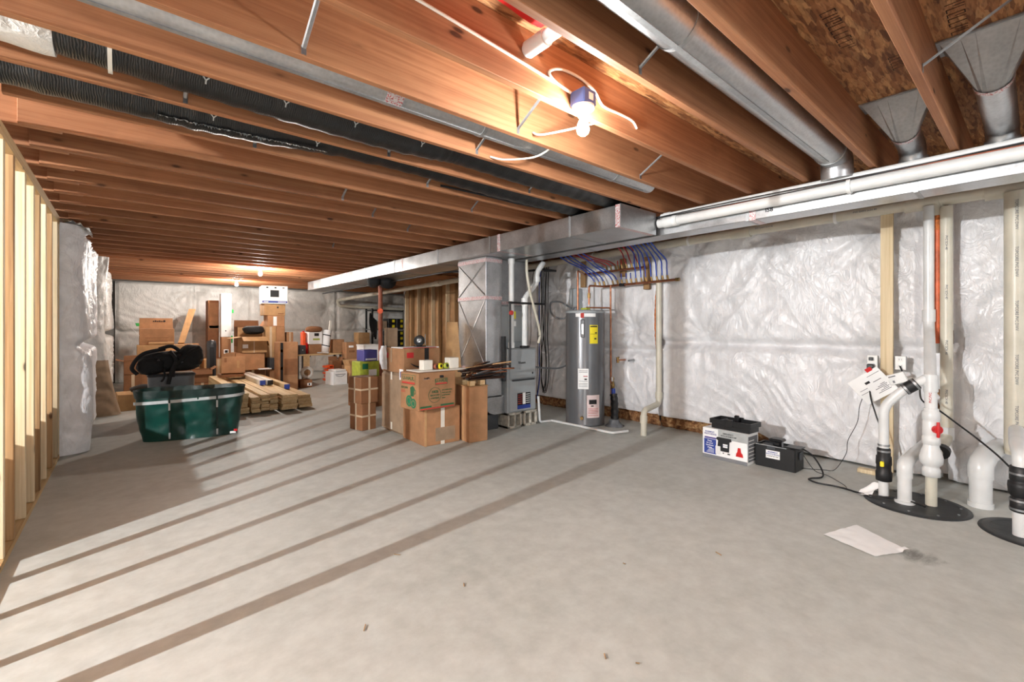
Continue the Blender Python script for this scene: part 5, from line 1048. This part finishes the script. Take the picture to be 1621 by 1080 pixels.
# ------------------------------------------------------------------ green hamper
t = thing('pop_up_hamper', 'long dark green nylon bin with gathered rim and silver band on the floor', 'bin', (.61, 6.70, 0), -11.5)
def sup(a, rx, ry, e=3.2):
    c, s = math.cos(a), math.sin(a); k = (abs(c)**e+abs(s)**e)**(-1/e); return c*k*rx, s*k*ry
def shell(z0, z1, s0, s1, seed, amp, nz=26, na=110):
    b = MB()
    def fn(u, v):
        a = 2*PI*u; z = z0+(z1-z0)*v; s = s0+(s1-s0)*v; x, y = sup(a, .505*s, .20*s+.012); n_ = V((math.cos(a), math.sin(a), 0))
        q = amp*(noise.noise(V((x*6+seed, y*6, z*3)))+.6*noise.noise(V((x*14, y*14+seed, z*9)))) ; return (x+n_.x*q, y+n_.y*q, z+(.015*noise.noise(V((x*4, y*4, seed))) if v > .9 else 0))
    b.grid(fn, na, nz); return b
shell(.004, .50, .93, 1.06, 2, .026).build('body', 'nylon', t)
shell(.495, .585, 1.075, 1.10, 7, .012, 8, 160).build('gathered_rim', 'nylondark', t); shell(.585, .48, 1.08, .98, 9, .012, 6).build('lining', 'nylondark', t)
b = MB()
def fn(u, v):
    a = PI*(1.12+.85*u); x, y = sup(a, .505*1.065+.012, .2*1.065+.026); return (x, y, .425+.055*u+.035*v)
b.grid(fn, 40, 2); b.build('silver_band', 'silverband', t)
for x in (-.19, .27):
    b = MB(); pts = []
    for i in range(12):
        z = .01+.49*i/11; s = .93+.13*i/11; pts.append((x, -(.20*s+.028), z))
    b = MB(); 
    for i in range(11): b.add([(pts[i][0]-.009, pts[i][1], pts[i][2]), (pts[i][0]+.009, pts[i][1], pts[i][2]), (pts[i+1][0]+.009, pts[i+1][1], pts[i+1][2]), (pts[i+1][0]-.009, pts[i+1][1], pts[i+1][2])], [(0, 1, 2, 3)])
    sp = b.build('strap', 'nylondark', t)
    for z, s in ((.03, .94), (.36, 1.03)): MB().box(x-.009, x+.009, -(.2*s+.031), -(.2*s+.026), z, z+(.07 if z < .1 else .12)).build('reflector', 'silverband', sp)
MB().box(.40, .46, -.232, -.228, .03, .055).build('care_label', 'paperwhite', t); MB().box(.44, .475, -.232, -.226, .05, .08).build('red_label', 'redplastic', t)
# ------------------------------------------------------------------ tote and backpack
t = thing('storage_tote', 'large grey plastic tote behind the green nylon bin', 'tote', (.51, 8.42, 0), 0)
b = MB(); b.lathe([(.9, 0), (1, .1), (1.06, .55), (1.06, .60)], (0, 0, 0), 4*12); b.v = [V((*[w*q for w, q in zip(sup(math.atan2(p.y, p.x), 1, 1, 6), (.26*math.hypot(p.x, p.y), .19*math.hypot(p.x, p.y)))], p.z)) for p in b.v]; b.build('body', 'tote', t)
b = MB(); b.bbox(-.29, .29, -.215, .215, .60, .64, .02); b.build('lid', 'darkgrey', t)
t = thing('backpack', 'black backpack with dangling straps lying on the grey tote', 'backpack', (.48, 8.40, .64), 0)
b = MB(); 
def blob(cx, cy, cz, rx, ry, rz, seed, n=20, e=2.6):
    m = MB()
    def fn(u, v):
        a = 2*PI*u; f = -PI/2+PI*v; x, y = sup(a, 1, 1, e); c = abs(math.cos(f))**.7; p = V((x*c, y*c, math.copysign(abs(math.sin(f))**.7, math.sin(f)))); q = 1+.10*noise.noise(p*1.7+V((seed, 0, 0)))+.05*noise.noise(p*5+V((seed, 3, 0)))
        return (cx+p.x*rx*q, cy+p.y*ry*q, cz+p.z*rz*q)
    m.grid(fn, n*2, n); return m
blob(0, 0, .17, .37, .19, .15, 3).build('main_compartment', 'fabric', t); blob(-.20, -.10, .12, .17, .13, .12, 8).build('front_pocket', 'fabric', t); blob(.27, -.03, .25, .15, .14, .16, 12).build('top_pocket', 'fabric', t)
for i, pts in enumerate(([(-.05, -.1, .36), (-.30, -.18, .30), (-.42, -.20, .12), (-.36, -.22, .02)], [(.0, -.2, .33), (.07, -.24, .20), (.02, -.25, .05), (-.02, -.245, -.14)], [(.36, -.12, .38), (.20, -.20, .28), (.06, -.22, .12), (.03, -.25, -.04)], [(-.12, -.1, .36), (.02, -.12, .40), (.12, -.1, .33)], [(-.06, -.22, .08), (-.07, -.25, -.05), (-.10, -.24, -.10)])):
    MB().tube(smooth_path(pts, 6), .026 if i < 4 else .012, 8).build('strap', 'fabric', t)
for x, z in ((-.14, .2), (.13, .16), (.37, .18)): MB().tube([(x, -.205, z), (x+.02, -.215, z+.01)], .011, 8).build('buckle', 'darkgrey', t)
# ------------------------------------------------------------------ back left pile
def fbx(x0, x1, y, dep, z0, z1): return ((x0+x1)/2, y+dep/2, z0), (x1-x0, dep, z1-z0)
def bx_(label, x0, x1, y, dep, z0, z1, rot=0, mat='card', **k):
    l, s = fbx(x0, x1, y, dep, z0, z1); return carton(label, l, s, rot, mat, **k)
def obx_(label, x0, x1, y, dep, z0, z1, rot=0, mat='card', **k):
    l, s = fbx(x0, x1, y, dep, z0, z1); return open_carton(label, l, s, rot, mat, **k)
t = bx_('wide brown carton with a tall raised lid on the back left pile', .21, .80, 12.3, .40, .941, 1.29, 0, 'card', tape=None, marks=[('-Y', -.16, .18, .05, .085, 'carddark', 'print'), ('-Y', -.2, .2, .15, .158, 'carddark', 'print')])
plate((-.295, .19, .35), (.295, .19, .35), (.29, .21, .58), (-.29, .21, .58), .006).build('raised_flap', 'card', t)
for i in range(5): MB().box(-.06+.035*i, -.035+.035*i, .188, .192, .50, .52+.01*(i % 2)).build('print', 'ink', t)
MB().tube([(.14, .192, .515), (.14, .186, .515)], .022, 14).build('print', 'ink', t)
plate((-.295, -.2, .2), (-.295, .2, .2), (-.42, .2, .36), (-.42, -.2, .36), .006).build('side_flap', 'paperwhite', t); plate((-.34, .15, .40), (-.29, .15, .40), (-.29, .15, .47), (-.36, .15, .47), .008).build('green_tape', 'green', t)
m_ = MB(); m_.tube([(.36, 12.24, .975), (.78, 12.22, .975)], .033, 16); m_.top('cardboard_tube', 'cardlight', 'rolled cardboard tube in front of the carton with the raised lid', 'tube')
bx_('pale carton under the carton with the raised lid', .17, .97, 12.18, .55, .40, .94, 0, 'cardlight', tape=None); bx_('brown base carton at the bottom of the back left pile', .12, .98, 12.1, .6, 0, .399, 0, 'card')
obx_('small open carton at the left end behind the backpack, upper of two', -.04, .24, 11.45, .4, .40, .66, 0, 'carddark', flaps=(None, None, 40, 75), fl=.12)
bx_('small carton at the left end behind the tote, lower of two', -.04, .24, 11.45, .4, .0, .399, 0, 'carddark')
m_ = MB(); m_.tube(smooth_path([(.06, 9.6, .30), (.2, 9.55, .35), (.35, 9.5, .33)], 5), .04, 10); m_.top('cordless_drill', 'darkgrey', 'dark power tool lying beside the grey tote', 'power tool')
bx_('flat carton on the floor beside the grey tote carrying the power tool', -.12, .42, 9.35, .5, 0, .26, 4, 'cardlight')
obx_('low open brown carton right of the grey tote', 1.00, 1.34, 11.0, .4, .20, .46, 0, 'carddark', flaps=(150, 60, None, None), fl=.1); bx_('brown carton under the low open one right of the grey tote', 1.00, 1.34, 11.0, .4, 0, .199, 0, 'carddark')
m_ = plate((.88, 12.62, .945), (1.0, 12.62, .945), (1.24, 12.95, 1.72), (1.11, 12.97, 1.72), .07); t = m_.top('long_carton', 'cardlight', 'long narrow carton leaning against the far wall with black lettering', 'box')
text(t, 'Kobalt', (1.05, 12.745, 1.30), .075, 'ink', spin=PI/2-.28)
bx_('carton under the long leaning one at the far wall', .98, 1.28, 12.6, .5, 0, .94, 0, 'card')
t = bx_('tall plastic wrapped brown carton standing at the far wall', 1.47, 1.69, 12.8, .42, .58, 1.96, 0, 'carddark', tape=None, marks=[('-Y', -.085, .10, .70, 1.33, 'card', 'panel'), ('-Y', -.09, .10, .72, .78, 'tape', 'plastic_film')]); bx_('pale base carton under the tall plastic wrapped carton', 1.36, 1.92, 12.5, .8, 0, .579, 0, 'cardlight')
t = thing('tower_fan', 'dark grey tower fan standing in front of the tall wrapped carton', 'fan', (1.38, 11.5, 0)); MB().lathe([(.12, 0), (.12, .03), (.05, .05)], (1.38, 11.5, 0), 24).build('base', 'blackplastic', t); b = MB(); b.lathe([(.07, .05), (.085, .10), (.09, .95), (.08, 1.03), (.0, 1.05)], (1.38, 11.5, 0), 26); b.build('tower', 'darkgrey', t); MB().bbox(1.345, 1.415, 11.402, 11.415, .2, .9, .004).build('grille', 'blackplastic', t)
t = bx_('tall white appliance panel standing on a brown carton at the far wall', 1.69, 1.90, 12.5, .22, 1.092, 2.11, 0, 'white', tape=None, name='appliance_carton', marks=[('-Y', -.075, -.06, .78, .88, 'ink', 'print'), ('-Y', -.02, .0, .13, .16, 'ink', 'print'), ('-Y', -.10, .10, .70, .71, 'inkgrey', 'groove')]); bx_('brown labelled carton under the white appliance panel', 1.70, 1.89, 12.5, .25, .58, 1.09, 0, 'card', tape=None, marks=[('-Y', -.05, .05, .12, .22, 'paperwhite', 'label'), ('-Y', -.03, .03, .14, .20, 'ink', 'print')])
MB().box(1.905, 1.94, 12.46, 12.48, 1.66, 1.74).top('tape_strip', 'green', 'upper strip of green tape beside the white appliance panel', 'tape'); MB().box(1.89, 1.92, 12.46, 12.48, .95, 1.12).top('tape_strip', 'green', 'lower strip of green tape beside the white appliance panel', 'tape')
# middle rear pile
obx_('big open carton with spread flaps in the rear pile', 1.84, 2.31, 10.8, .62, .781, 1.12, -2, 'cardlight', flaps=(115, 165, 8, 100), fl=.2, marks=[('-Y', -.22, -.12, .10, .18, 'paperwhite', 'label'), ('-Y', -.02, .0, .0, .33, 'tape', 'packing_tape')])
b = blob(2.1, 11.1, 1.26, .20, .2, .09, 22, 16); b.top('plastic_bag', 'fabric', 'crumpled black plastic bag on the big open carton', 'bag')
obx_('reddish open carton behind the big open carton', 1.85, 2.35, 11.46, .4, .9, 1.33, 0, 'carddark', flaps=(None, 30, 5, None), fl=.15); bx_('hidden carton carrying the reddish open carton', 1.85, 2.35, 11.46, .4, 0, .899, 0, 'card')
bx_('brown carton directly under the big open carton', 1.72, 2.26, 10.82, .55, .42, .78, 0, 'card', tape=None); bx_('dark carton near the floor under the big open carton', 1.80, 2.30, 10.9, .5, 0, .419, 0, 'carddark')
plate((1.50, 10.62, .346), (1.70, 10.78, .346), (1.70, 10.81, .80), (1.52, 10.67, .80), .008).top('cardboard_sheet', 'card', 'loose cardboard flap standing left below the big open carton', 'cardboard')
t = bx_('tilted brown carton leaning at the front of the rear pile', 1.40, 1.80, 10.25, .12, .27, .60, -8, 'card', tape=None, marks=[('-Y', -.15, -.11, .22, .30, 'carddark', 'print'), ('-Y', .06, .10, .10, .24, 'cardlight', 'print')]); t.rotation_euler.x = -.25
bx_('flat carton on the lumber under the tilted brown carton', 1.38, 1.78, 10.25, .4, .345, .40, 0, 'carddark', tape=None)
t.location.z = .41
bx_('dark grey bin beside the carton under the big open one', 2.33, 2.55, 10.7, .25, .42, .66, 0, 'darkgrey', tape=None, name='storage_bin', cat='bin'); bx_('carton under the dark grey bin', 2.33, 2.6, 10.72, .25, 0, .419, 0, 'card')
MB().bbox(2.12, 2.36, 10.68, 10.80, .425, .45, .004).top('paper_pad', 'paperwhite', 'white paper pad lying in front of the dark grey bin', 'paper')
b = MB(); b = bx_('tall carton with a wide black stripe at the front of the rear pile', 2.38, 2.76, 10.2, .34, 0, 1.01, 0, 'card', tape=None, marks=[('-Y', -.15, -.10, .0, 1.0, 'ink', 'stripe'), ('-Y', -.08, .18, .33, .66, 'carddark', 'tape_patch'), ('-Y', -.15, -.10, .80, .86, 'tape', 'tape_patch'), ('-Y', -.15, -.10, .44, .50, 'tape', 'tape_patch')])
for i, (x0, x1, y, z0, z1, l, mm) in enumerate(((2.31, 2.52, 11.0, .66, 1.335, 'slanting carton between the big open carton and the striped one', 'cardlight'), (2.525, 2.70, 11.0, .70, 1.335, 'narrow upright carton behind the striped carton', 'card'), (2.76, 2.90, 11.1, .0, 1.21, 'slim carton standing behind the striped carton on the table side', 'card'), (2.71, 2.81, 11.5, .0, 1.46, 'dark upright carton behind the slim one', 'carddark'))):
    bx_(l, x0, x1, y, .3, z0, z1, 0, mm, tape='tape' if i != 1 else None)
bx_('carton base under the narrow upright cartons', 2.34, 2.71, 10.98, .4, 0, .659, 0, 'carddark')
bx_('box bracing the narrow upright carton', 2.55, 2.70, 11.05, .2, .66, .699, 0, 'carddark', tape=None)
bx_('carton with a white paper label under the tan carton', 2.36, 2.70, 11.02, .4, 1.337, 1.58, 0, 'card', tape=None, marks=[('-Y', -.06, .01, .02, .22, 'paperwhite', 'label')])
bx_('tan carton directly under the white appliance carton', 2.30, 2.72, 11.05, .42, 1.582, 1.835, 0, 'cardlight', tape=None, marks=[('-Y', .04, .07, .16, .20, 'ink', 'print'), ('-Y', .06, .18, .03, .05, 'carddark', 'print')])
t = bx_('white appliance carton with a blue band on top of the rear pile', 2.27, 2.78, 11.0, .50, 1.838, 2.235, -6, 'paperwhite', tape=None, marks=[('-Y', -.245, .245, .02, .065, 'inkblue', 'band'), ('-Y', -.09, .08, .15, .30, 'ink', 'picture'), ('-Y', -.17, -.13, .34, .37, 'ink', 'print'), ('-Y', -.01, .03, .34, .37, 'ink', 'print'), ('-Y', .15, .19, .34, .37, 'inkgrey', 'print')]); MB().box(-.22, -.13, -.2545, -.252, .034, .05).build('print', 'paperwhite', t); MB().box(.06, .22, -.2545, -.252, .036, .048).build('print', 'paperwhite', t)
# ------------------------------------------------------------------ folding table and its goods
t = thing('folding_table', 'wooden folding table with dark brackets near the far wall', 'table', (3.68, 11.8, 0)); MB().bbox(3.08, 4.30, 11.5, 12.15, .635, .67, .005).build('tabletop', 'boardx', t)
for x in (3.25, 4.15): 
    MB().bbox(x-.025, x+.025, 11.6, 11.64, 0, .634, .004).build('leg', 'darkgrey', t); MB().bbox(x-.025, x+.025, 12.02, 12.06, 0, .634, .004).build('leg', 'darkgrey', t)
for x, s in ((3.25, 1), (4.15, -1), (4.15, 1)): MB().tube([(x+.02*s, 11.58, .48), (x+.17*s, 11.58, .63)], .011, 8).build('brace', 'blackplastic', t)
bx_('black bin with a silver dot on the folding table', 3.10, 3.30, 11.55, .3, .671, .89, 0, 'darkgrey', tape=None, name='storage_bin', cat='bin', marks=[('-Y', .02, .04, .09, .115, 'silverband', 'button')])
t = thing('gas_can', 'bright red tall case standing on the folding table', 'case', (3.35, 11.75, .671)); MB().bbox(3.285, 3.345, 11.7, 11.95, .671, 1.20, .012).build('body', 'orangebright', t); MB().bbox(3.346, 3.40, 11.7, 11.9, .671, .95, .02).build('lower_part', 'redplastic', t); MB().bbox(3.30, 3.34, 11.78, 11.88, 1.2, 1.23, .006).build('handle', 'redplastic', t)
bx_('brown carton on the table under the white carton', 3.405, 3.68, 11.6, .35, .671, .905, 0, 'card', tape=None); bx_('white carton stacked on a brown carton on the table', 3.38, 3.69, 11.58, .38, .907, 1.20, 0, 'paperwhite', tape=None, marks=[('-Y', -.06, .10, .10, .14, 'lime', 'print'), ('-Y', -.03, .08, .20, .27, 'ink', 'print')])
b = blob(3.55, 11.75, 1.27, .19, .16, .075, 44, 14); b.top('canvas_bag', 'carddark', 'brown and black bag on top of the white carton on the table', 'bag')
t = thing('rolled_mat', 'white rolled mat tied with dark cords leaning on the table', 'roll', (3.8, 11.62, .671)); MB().tube([(3.77, 11.62, .69), (3.86, 11.70, 1.24)], .095, 20).build('roll', 'paperwhite', t)
for z, x in ((.86, 3.798), (1.12, 3.84)): MB().tube([(x-.003, 11.62+(z-.69)*.145, z-.012), (x+.003, 11.62+(z-.69)*.145, z+.012)], .098, 20).build('cord', 'ink', t)
m_ = MB(); m_.bbox(3.89, 3.94, 11.86, 11.90, .67, 1.50, .004, Matrix.Translation((3.9, 11.88, .67)) @ Matrix.Rotation(.10, 4, 'Y') @ Matrix.Translation((-3.9, -11.88, -.67))); m_.top('white_stick', 'boardwhite', 'white stick standing behind the rolled mat', 'stick')
bx_('brown carton with dark edge on the folding table', 4.0, 4.28, 11.7, .4, .671, 1.01, 0, 'card', tape=None); bx_('carton with a white label standing in front of the table end', 4.11, 4.37, 11.1, .3, .40, .95, 0, 'card', tape=None, marks=[('-Y', -.07, .05, .42, .47, 'paperwhite', 'label'), ('-Y', -.06, .08, .30, .35, 'carddark', 'print')]); bx_('base carton under the labelled carton at the table end', 4.02, 4.40, 11.08, .36, 0, .399, 0, 'card')
plate((3.20, 11.42, .0), (3.34, 11.42, .0), (3.36, 11.47, .66), (3.22, 11.47, .66), .02).top('wood_plank', 'board', 'wood plank leaning against the front of the folding table', 'plank')
MB().tube([(3.80, 11.45, .69), (3.55, 11.50, .70)], .012, 8).top('white_stick', 'white', 'white handled tool lying at the front of the table', 'tool')
t = thing('hose_reel', 'round white and tan reel standing in front of the folding table', 'reel', (3.06, 10.62, .0)); Tm = Matrix.Translation((3.06, 10.62, .315)) @ Matrix.Rotation(PI/2, 4, 'X')
b = MB(); b.lathe([(.07, -.03), (.13, -.035), (.14, 0), (.13, .035), (.07, .03), (.07, -.03)], (0, 0, 0), 30, Tm); b.build('ring', 'boardwhite', t); b = MB(); b.lathe([(.0, -.02), (.075, -.02), (.075, .02), (0, .02)], (0, 0, 0), 24, Tm); b.build('hub', 'tan', t); b = MB(); b.box(-.012, .012, -.15, -.06, -.038, -.034, Tm); b.build('strap', 'ink', t)
bx_('small brown carton with a picture on the floor under the reel', 2.87, 3.12, 10.45, .3, 0, .17, 0, 'carddark', tape=None, marks=[('-Y', .02, .11, .04, .10, 'paperwhite', 'picture'), ('-Y', .05, .08, .05, .09, 'ink', 'print')])
t = thing('orange_fins', 'orange finned plastic object behind the white bin', 'plastic object', (3.68, 11.0, 0))
for i in range(5): MB().bbox(3.56+.03*(i % 2), 3.74, 10.95, 11.15, .06+.075*i, .11+.075*i, .008).build('fin', 'orangebright', t)
MB().bbox(3.66, 3.76, 10.95, 11.15, 0, .42, .008).build('core', 'orangebright', t)
t = bx_('white lidded bin on the floor in front of the table', 3.55, 3.90, 10.5, .36, 0, .30, 8, 'paperwhite', tape=None, name='lidded_bin', cat='bin', marks=[('-Y', -.12, .13, .23, .245, 'inkgrey', 'rim_line')]); MB().bbox(-.12, .15, -.19, .17, .301, .345, .015).build('lid', 'white', t); MB().tube(smooth_path([(-.17, -.15, .24), (0, -.20, .19), (.17, -.15, .24)], 5), .005, 6).build('handle', 'darkgrey', t)
obx_('open brown carton on the floor beside the white lidded bin', 3.97, 4.32, 10.45, .4, 0, .42, 0, 'cardlight', flaps=(None, 30, 25, 20), fl=.14, marks=[('-Y', -.08, .12, .18, .24, 'carddark', 'print')])
obx_('open dark carton behind the orange finned object', 3.8, 4.02, 11.15, .3, 0, .50, 0, 'carddark', flaps=(None, 20, 10, None), fl=.1)
bx_('carton carrying the white file carton near the rack', 4.36, 4.80, 10.5, .42, 0, .51, 0, 'card'); t = bx_('white file carton with a grey side in front of the rack', 4.30, 4.76, 10.5, .42, .512, .90, 0, 'paperwhite', tape=None); MB().bbox(-.238, .238, -.218, .218, .35, .392, .004).build('lid', 'white', t); MB().tube([(-.231, .0, .22), (-.2295, .0, .22)], .035, 14).build('hand_hole', 'ink', t)
bx_('tan carton on a box behind the file carton', 5.13, 5.47, 12.9, .35, .83, 1.17, 0, 'cardlight', tape=None); bx_('carton under the tan carton beside the black rack', 5.12, 5.48, 12.88, .4, 0, .829, 0, 'card')
# ------------------------------------------------------------------ black rack with cases in the nook
t = thing('storage_rack', 'black metal storage rack holding tool cases in the far corner', 'rack', (6.35, 13.5, 0))
for x in (5.72, 7.0):
    for y in (13.3, 13.75): MB().bbox(x-.025, x+.025, y-.025, y+.025, 0, 1.90, .004).build('upright', 'blackplastic', t)
for z in (.35, .72, 1.27, 1.86): MB().bbox(5.70, 7.02, 13.28, 13.77, z-.03, z, .004).build('shelf', 'blackplastic' if z != 1.27 else 'galvdull', t)
k = 0
for (x0, x1, z0, n) in ((6.22, 6.48, 1.272, 2), (6.50, 6.78, 1.272, 2), (6.22, 6.48, .722, 3), (6.50, 6.78, .722, 3)):
    for i in range(n):
        z = z0+.165*i; t = thing('tool_case', 'black tool case, '+nth(i)+' from the bottom, '+('upper', 'lower')[n == 3]+' rack shelf, '+('post side', 'stud wall side')[x0 > 6.4], 'tool case', ((x0+x1)/2, 13.4, z), group='tool cases on the black rack')
        MB().bbox(x0, x1, 13.25, 13.65, z, z+.16, .012).build('body', 'blackplastic', t); MB().box(x0+.13, x0+.21, 13.243, 13.251, z+.045, z+.125).build('latch', 'yellow', t)
bx_('grey carton on the upper rack shelf beside the tool cases', 6.0, 6.20, 13.3, .35, 1.272, 1.52, 0, 'cardgrey', tape=None)
for i in range(5):
    m_ = MB(); m_.tube(smooth_path([(5.62+.03*i, 13.2, 1.75-.05*i), (5.60+.05*i, 13.18, 1.45), (5.66+.03*i, 13.2, 1.20-.06*i)], 5), .03, 8); m_.top('hanging_strap', 'fabric', 'dark strap hanging on the end of the black rack', 'strap', 'straps on the rack end')
m_ = MB(); m_.tube([(5.53, 12.95, .05), (5.72, 13.22, 1.35)], .022, 8); m_.top('black_pole', 'blackplastic', 'black pole leaning on the end of the rack', 'pole')
# ------------------------------------------------------------------ lamps
WORLD = 1.2; EXPO = 0.1
def bulb_mesh(parent, x, y, z, mat, r=.032):
    b = MB(); b.lathe([(.013, .075), (.014, .055), (r*.8, .03), (r, 0), (r*.85, -r*.55), (r*.45, -r*.92), (0, -r)], (x, y, z), 16); return b.build('bulb', mat, parent)
def lampholder(label, x, y, ztop, power, tint, group=None, box=True):
    t = thing('lamp_holder', label, 'lamp', (x, y, ztop), group=group)
    if box:
        b = MB(); b.bbox(x-.048, x+.048, y-.048, y+.048, ztop, ztop+.075, .006); bx_ = b.build('outlet_box', 'bluebox', t)
        b = MB(); b.box(x-.012, x+.022, y-.0492, y-.048, ztop+.02, ztop+.055); b.build('box_sticker', 'paperwhite', bx_)
    b = MB(); b.lathe([(.0, -.004), (.02, -.052), (.024, -.05), (.03, -.02), (.056, -.014), (.058, 0), (.0, .001)], (x, y, ztop), 28); b.build('socket', 'porcelain', t)
    bulb_mesh(t, x, y, ztop-.115, emis('bulb_glow', tint, power))
    return t
lampholder('lit bare bulb in a white socket under a blue box on the near joist', 1.755, 1.508, 2.425, 1080, (1, .97, .93))
lampholder('lit far bulb on the joists above the appliance carton', 1.905, 9.48, 2.425, 2300, (1, .94, .87), 'far ceiling bulbs', False)
lampholder('lit farthest bulb near the back wall above the leaning cartons', 1.95, 12.15, 2.425, 2300, (1, .94, .87), 'far ceiling bulbs', False)
lampholder('lit bulb on the far side of the open studs', -3.95, 1.85, 2.40, 25000, (.97, .985, 1), 'bulbs outside the picture', False)
lampholder('added unseen fill bulb on the ceiling behind the camera', 2.6, -1.6, 2.425, 1000, (1, .985, .97), 'bulbs outside the picture', False)  # extra bulb put in as fill light for the room
# ------------------------------------------------------------------ camera, light, view
cam = bpy.data.cameras.new('camera'); co = bpy.data.objects.new('camera', cam); COL.objects.link(co)
co.location = (0, 0, 1.31); co.rotation_euler = (PI/2, 0, -math.radians(40.42))
cam.sensor_width = 36; cam.lens = 36*717/1621; cam.shift_y = -21/1621; cam.clip_start = .02; SC.camera = co
w = bpy.data.worlds.new('world'); SC.world = w; w.use_nodes = True
bg = w.node_tree.nodes['Background']; bg.inputs[0].default_value = (.93, .975, 1, 1); bg.inputs[1].default_value = WORLD
SC.view_settings.view_transform = 'Standard'; SC.view_settings.look = 'None'; SC.view_settings.gamma = 1; SC.view_settings.exposure = EXPO
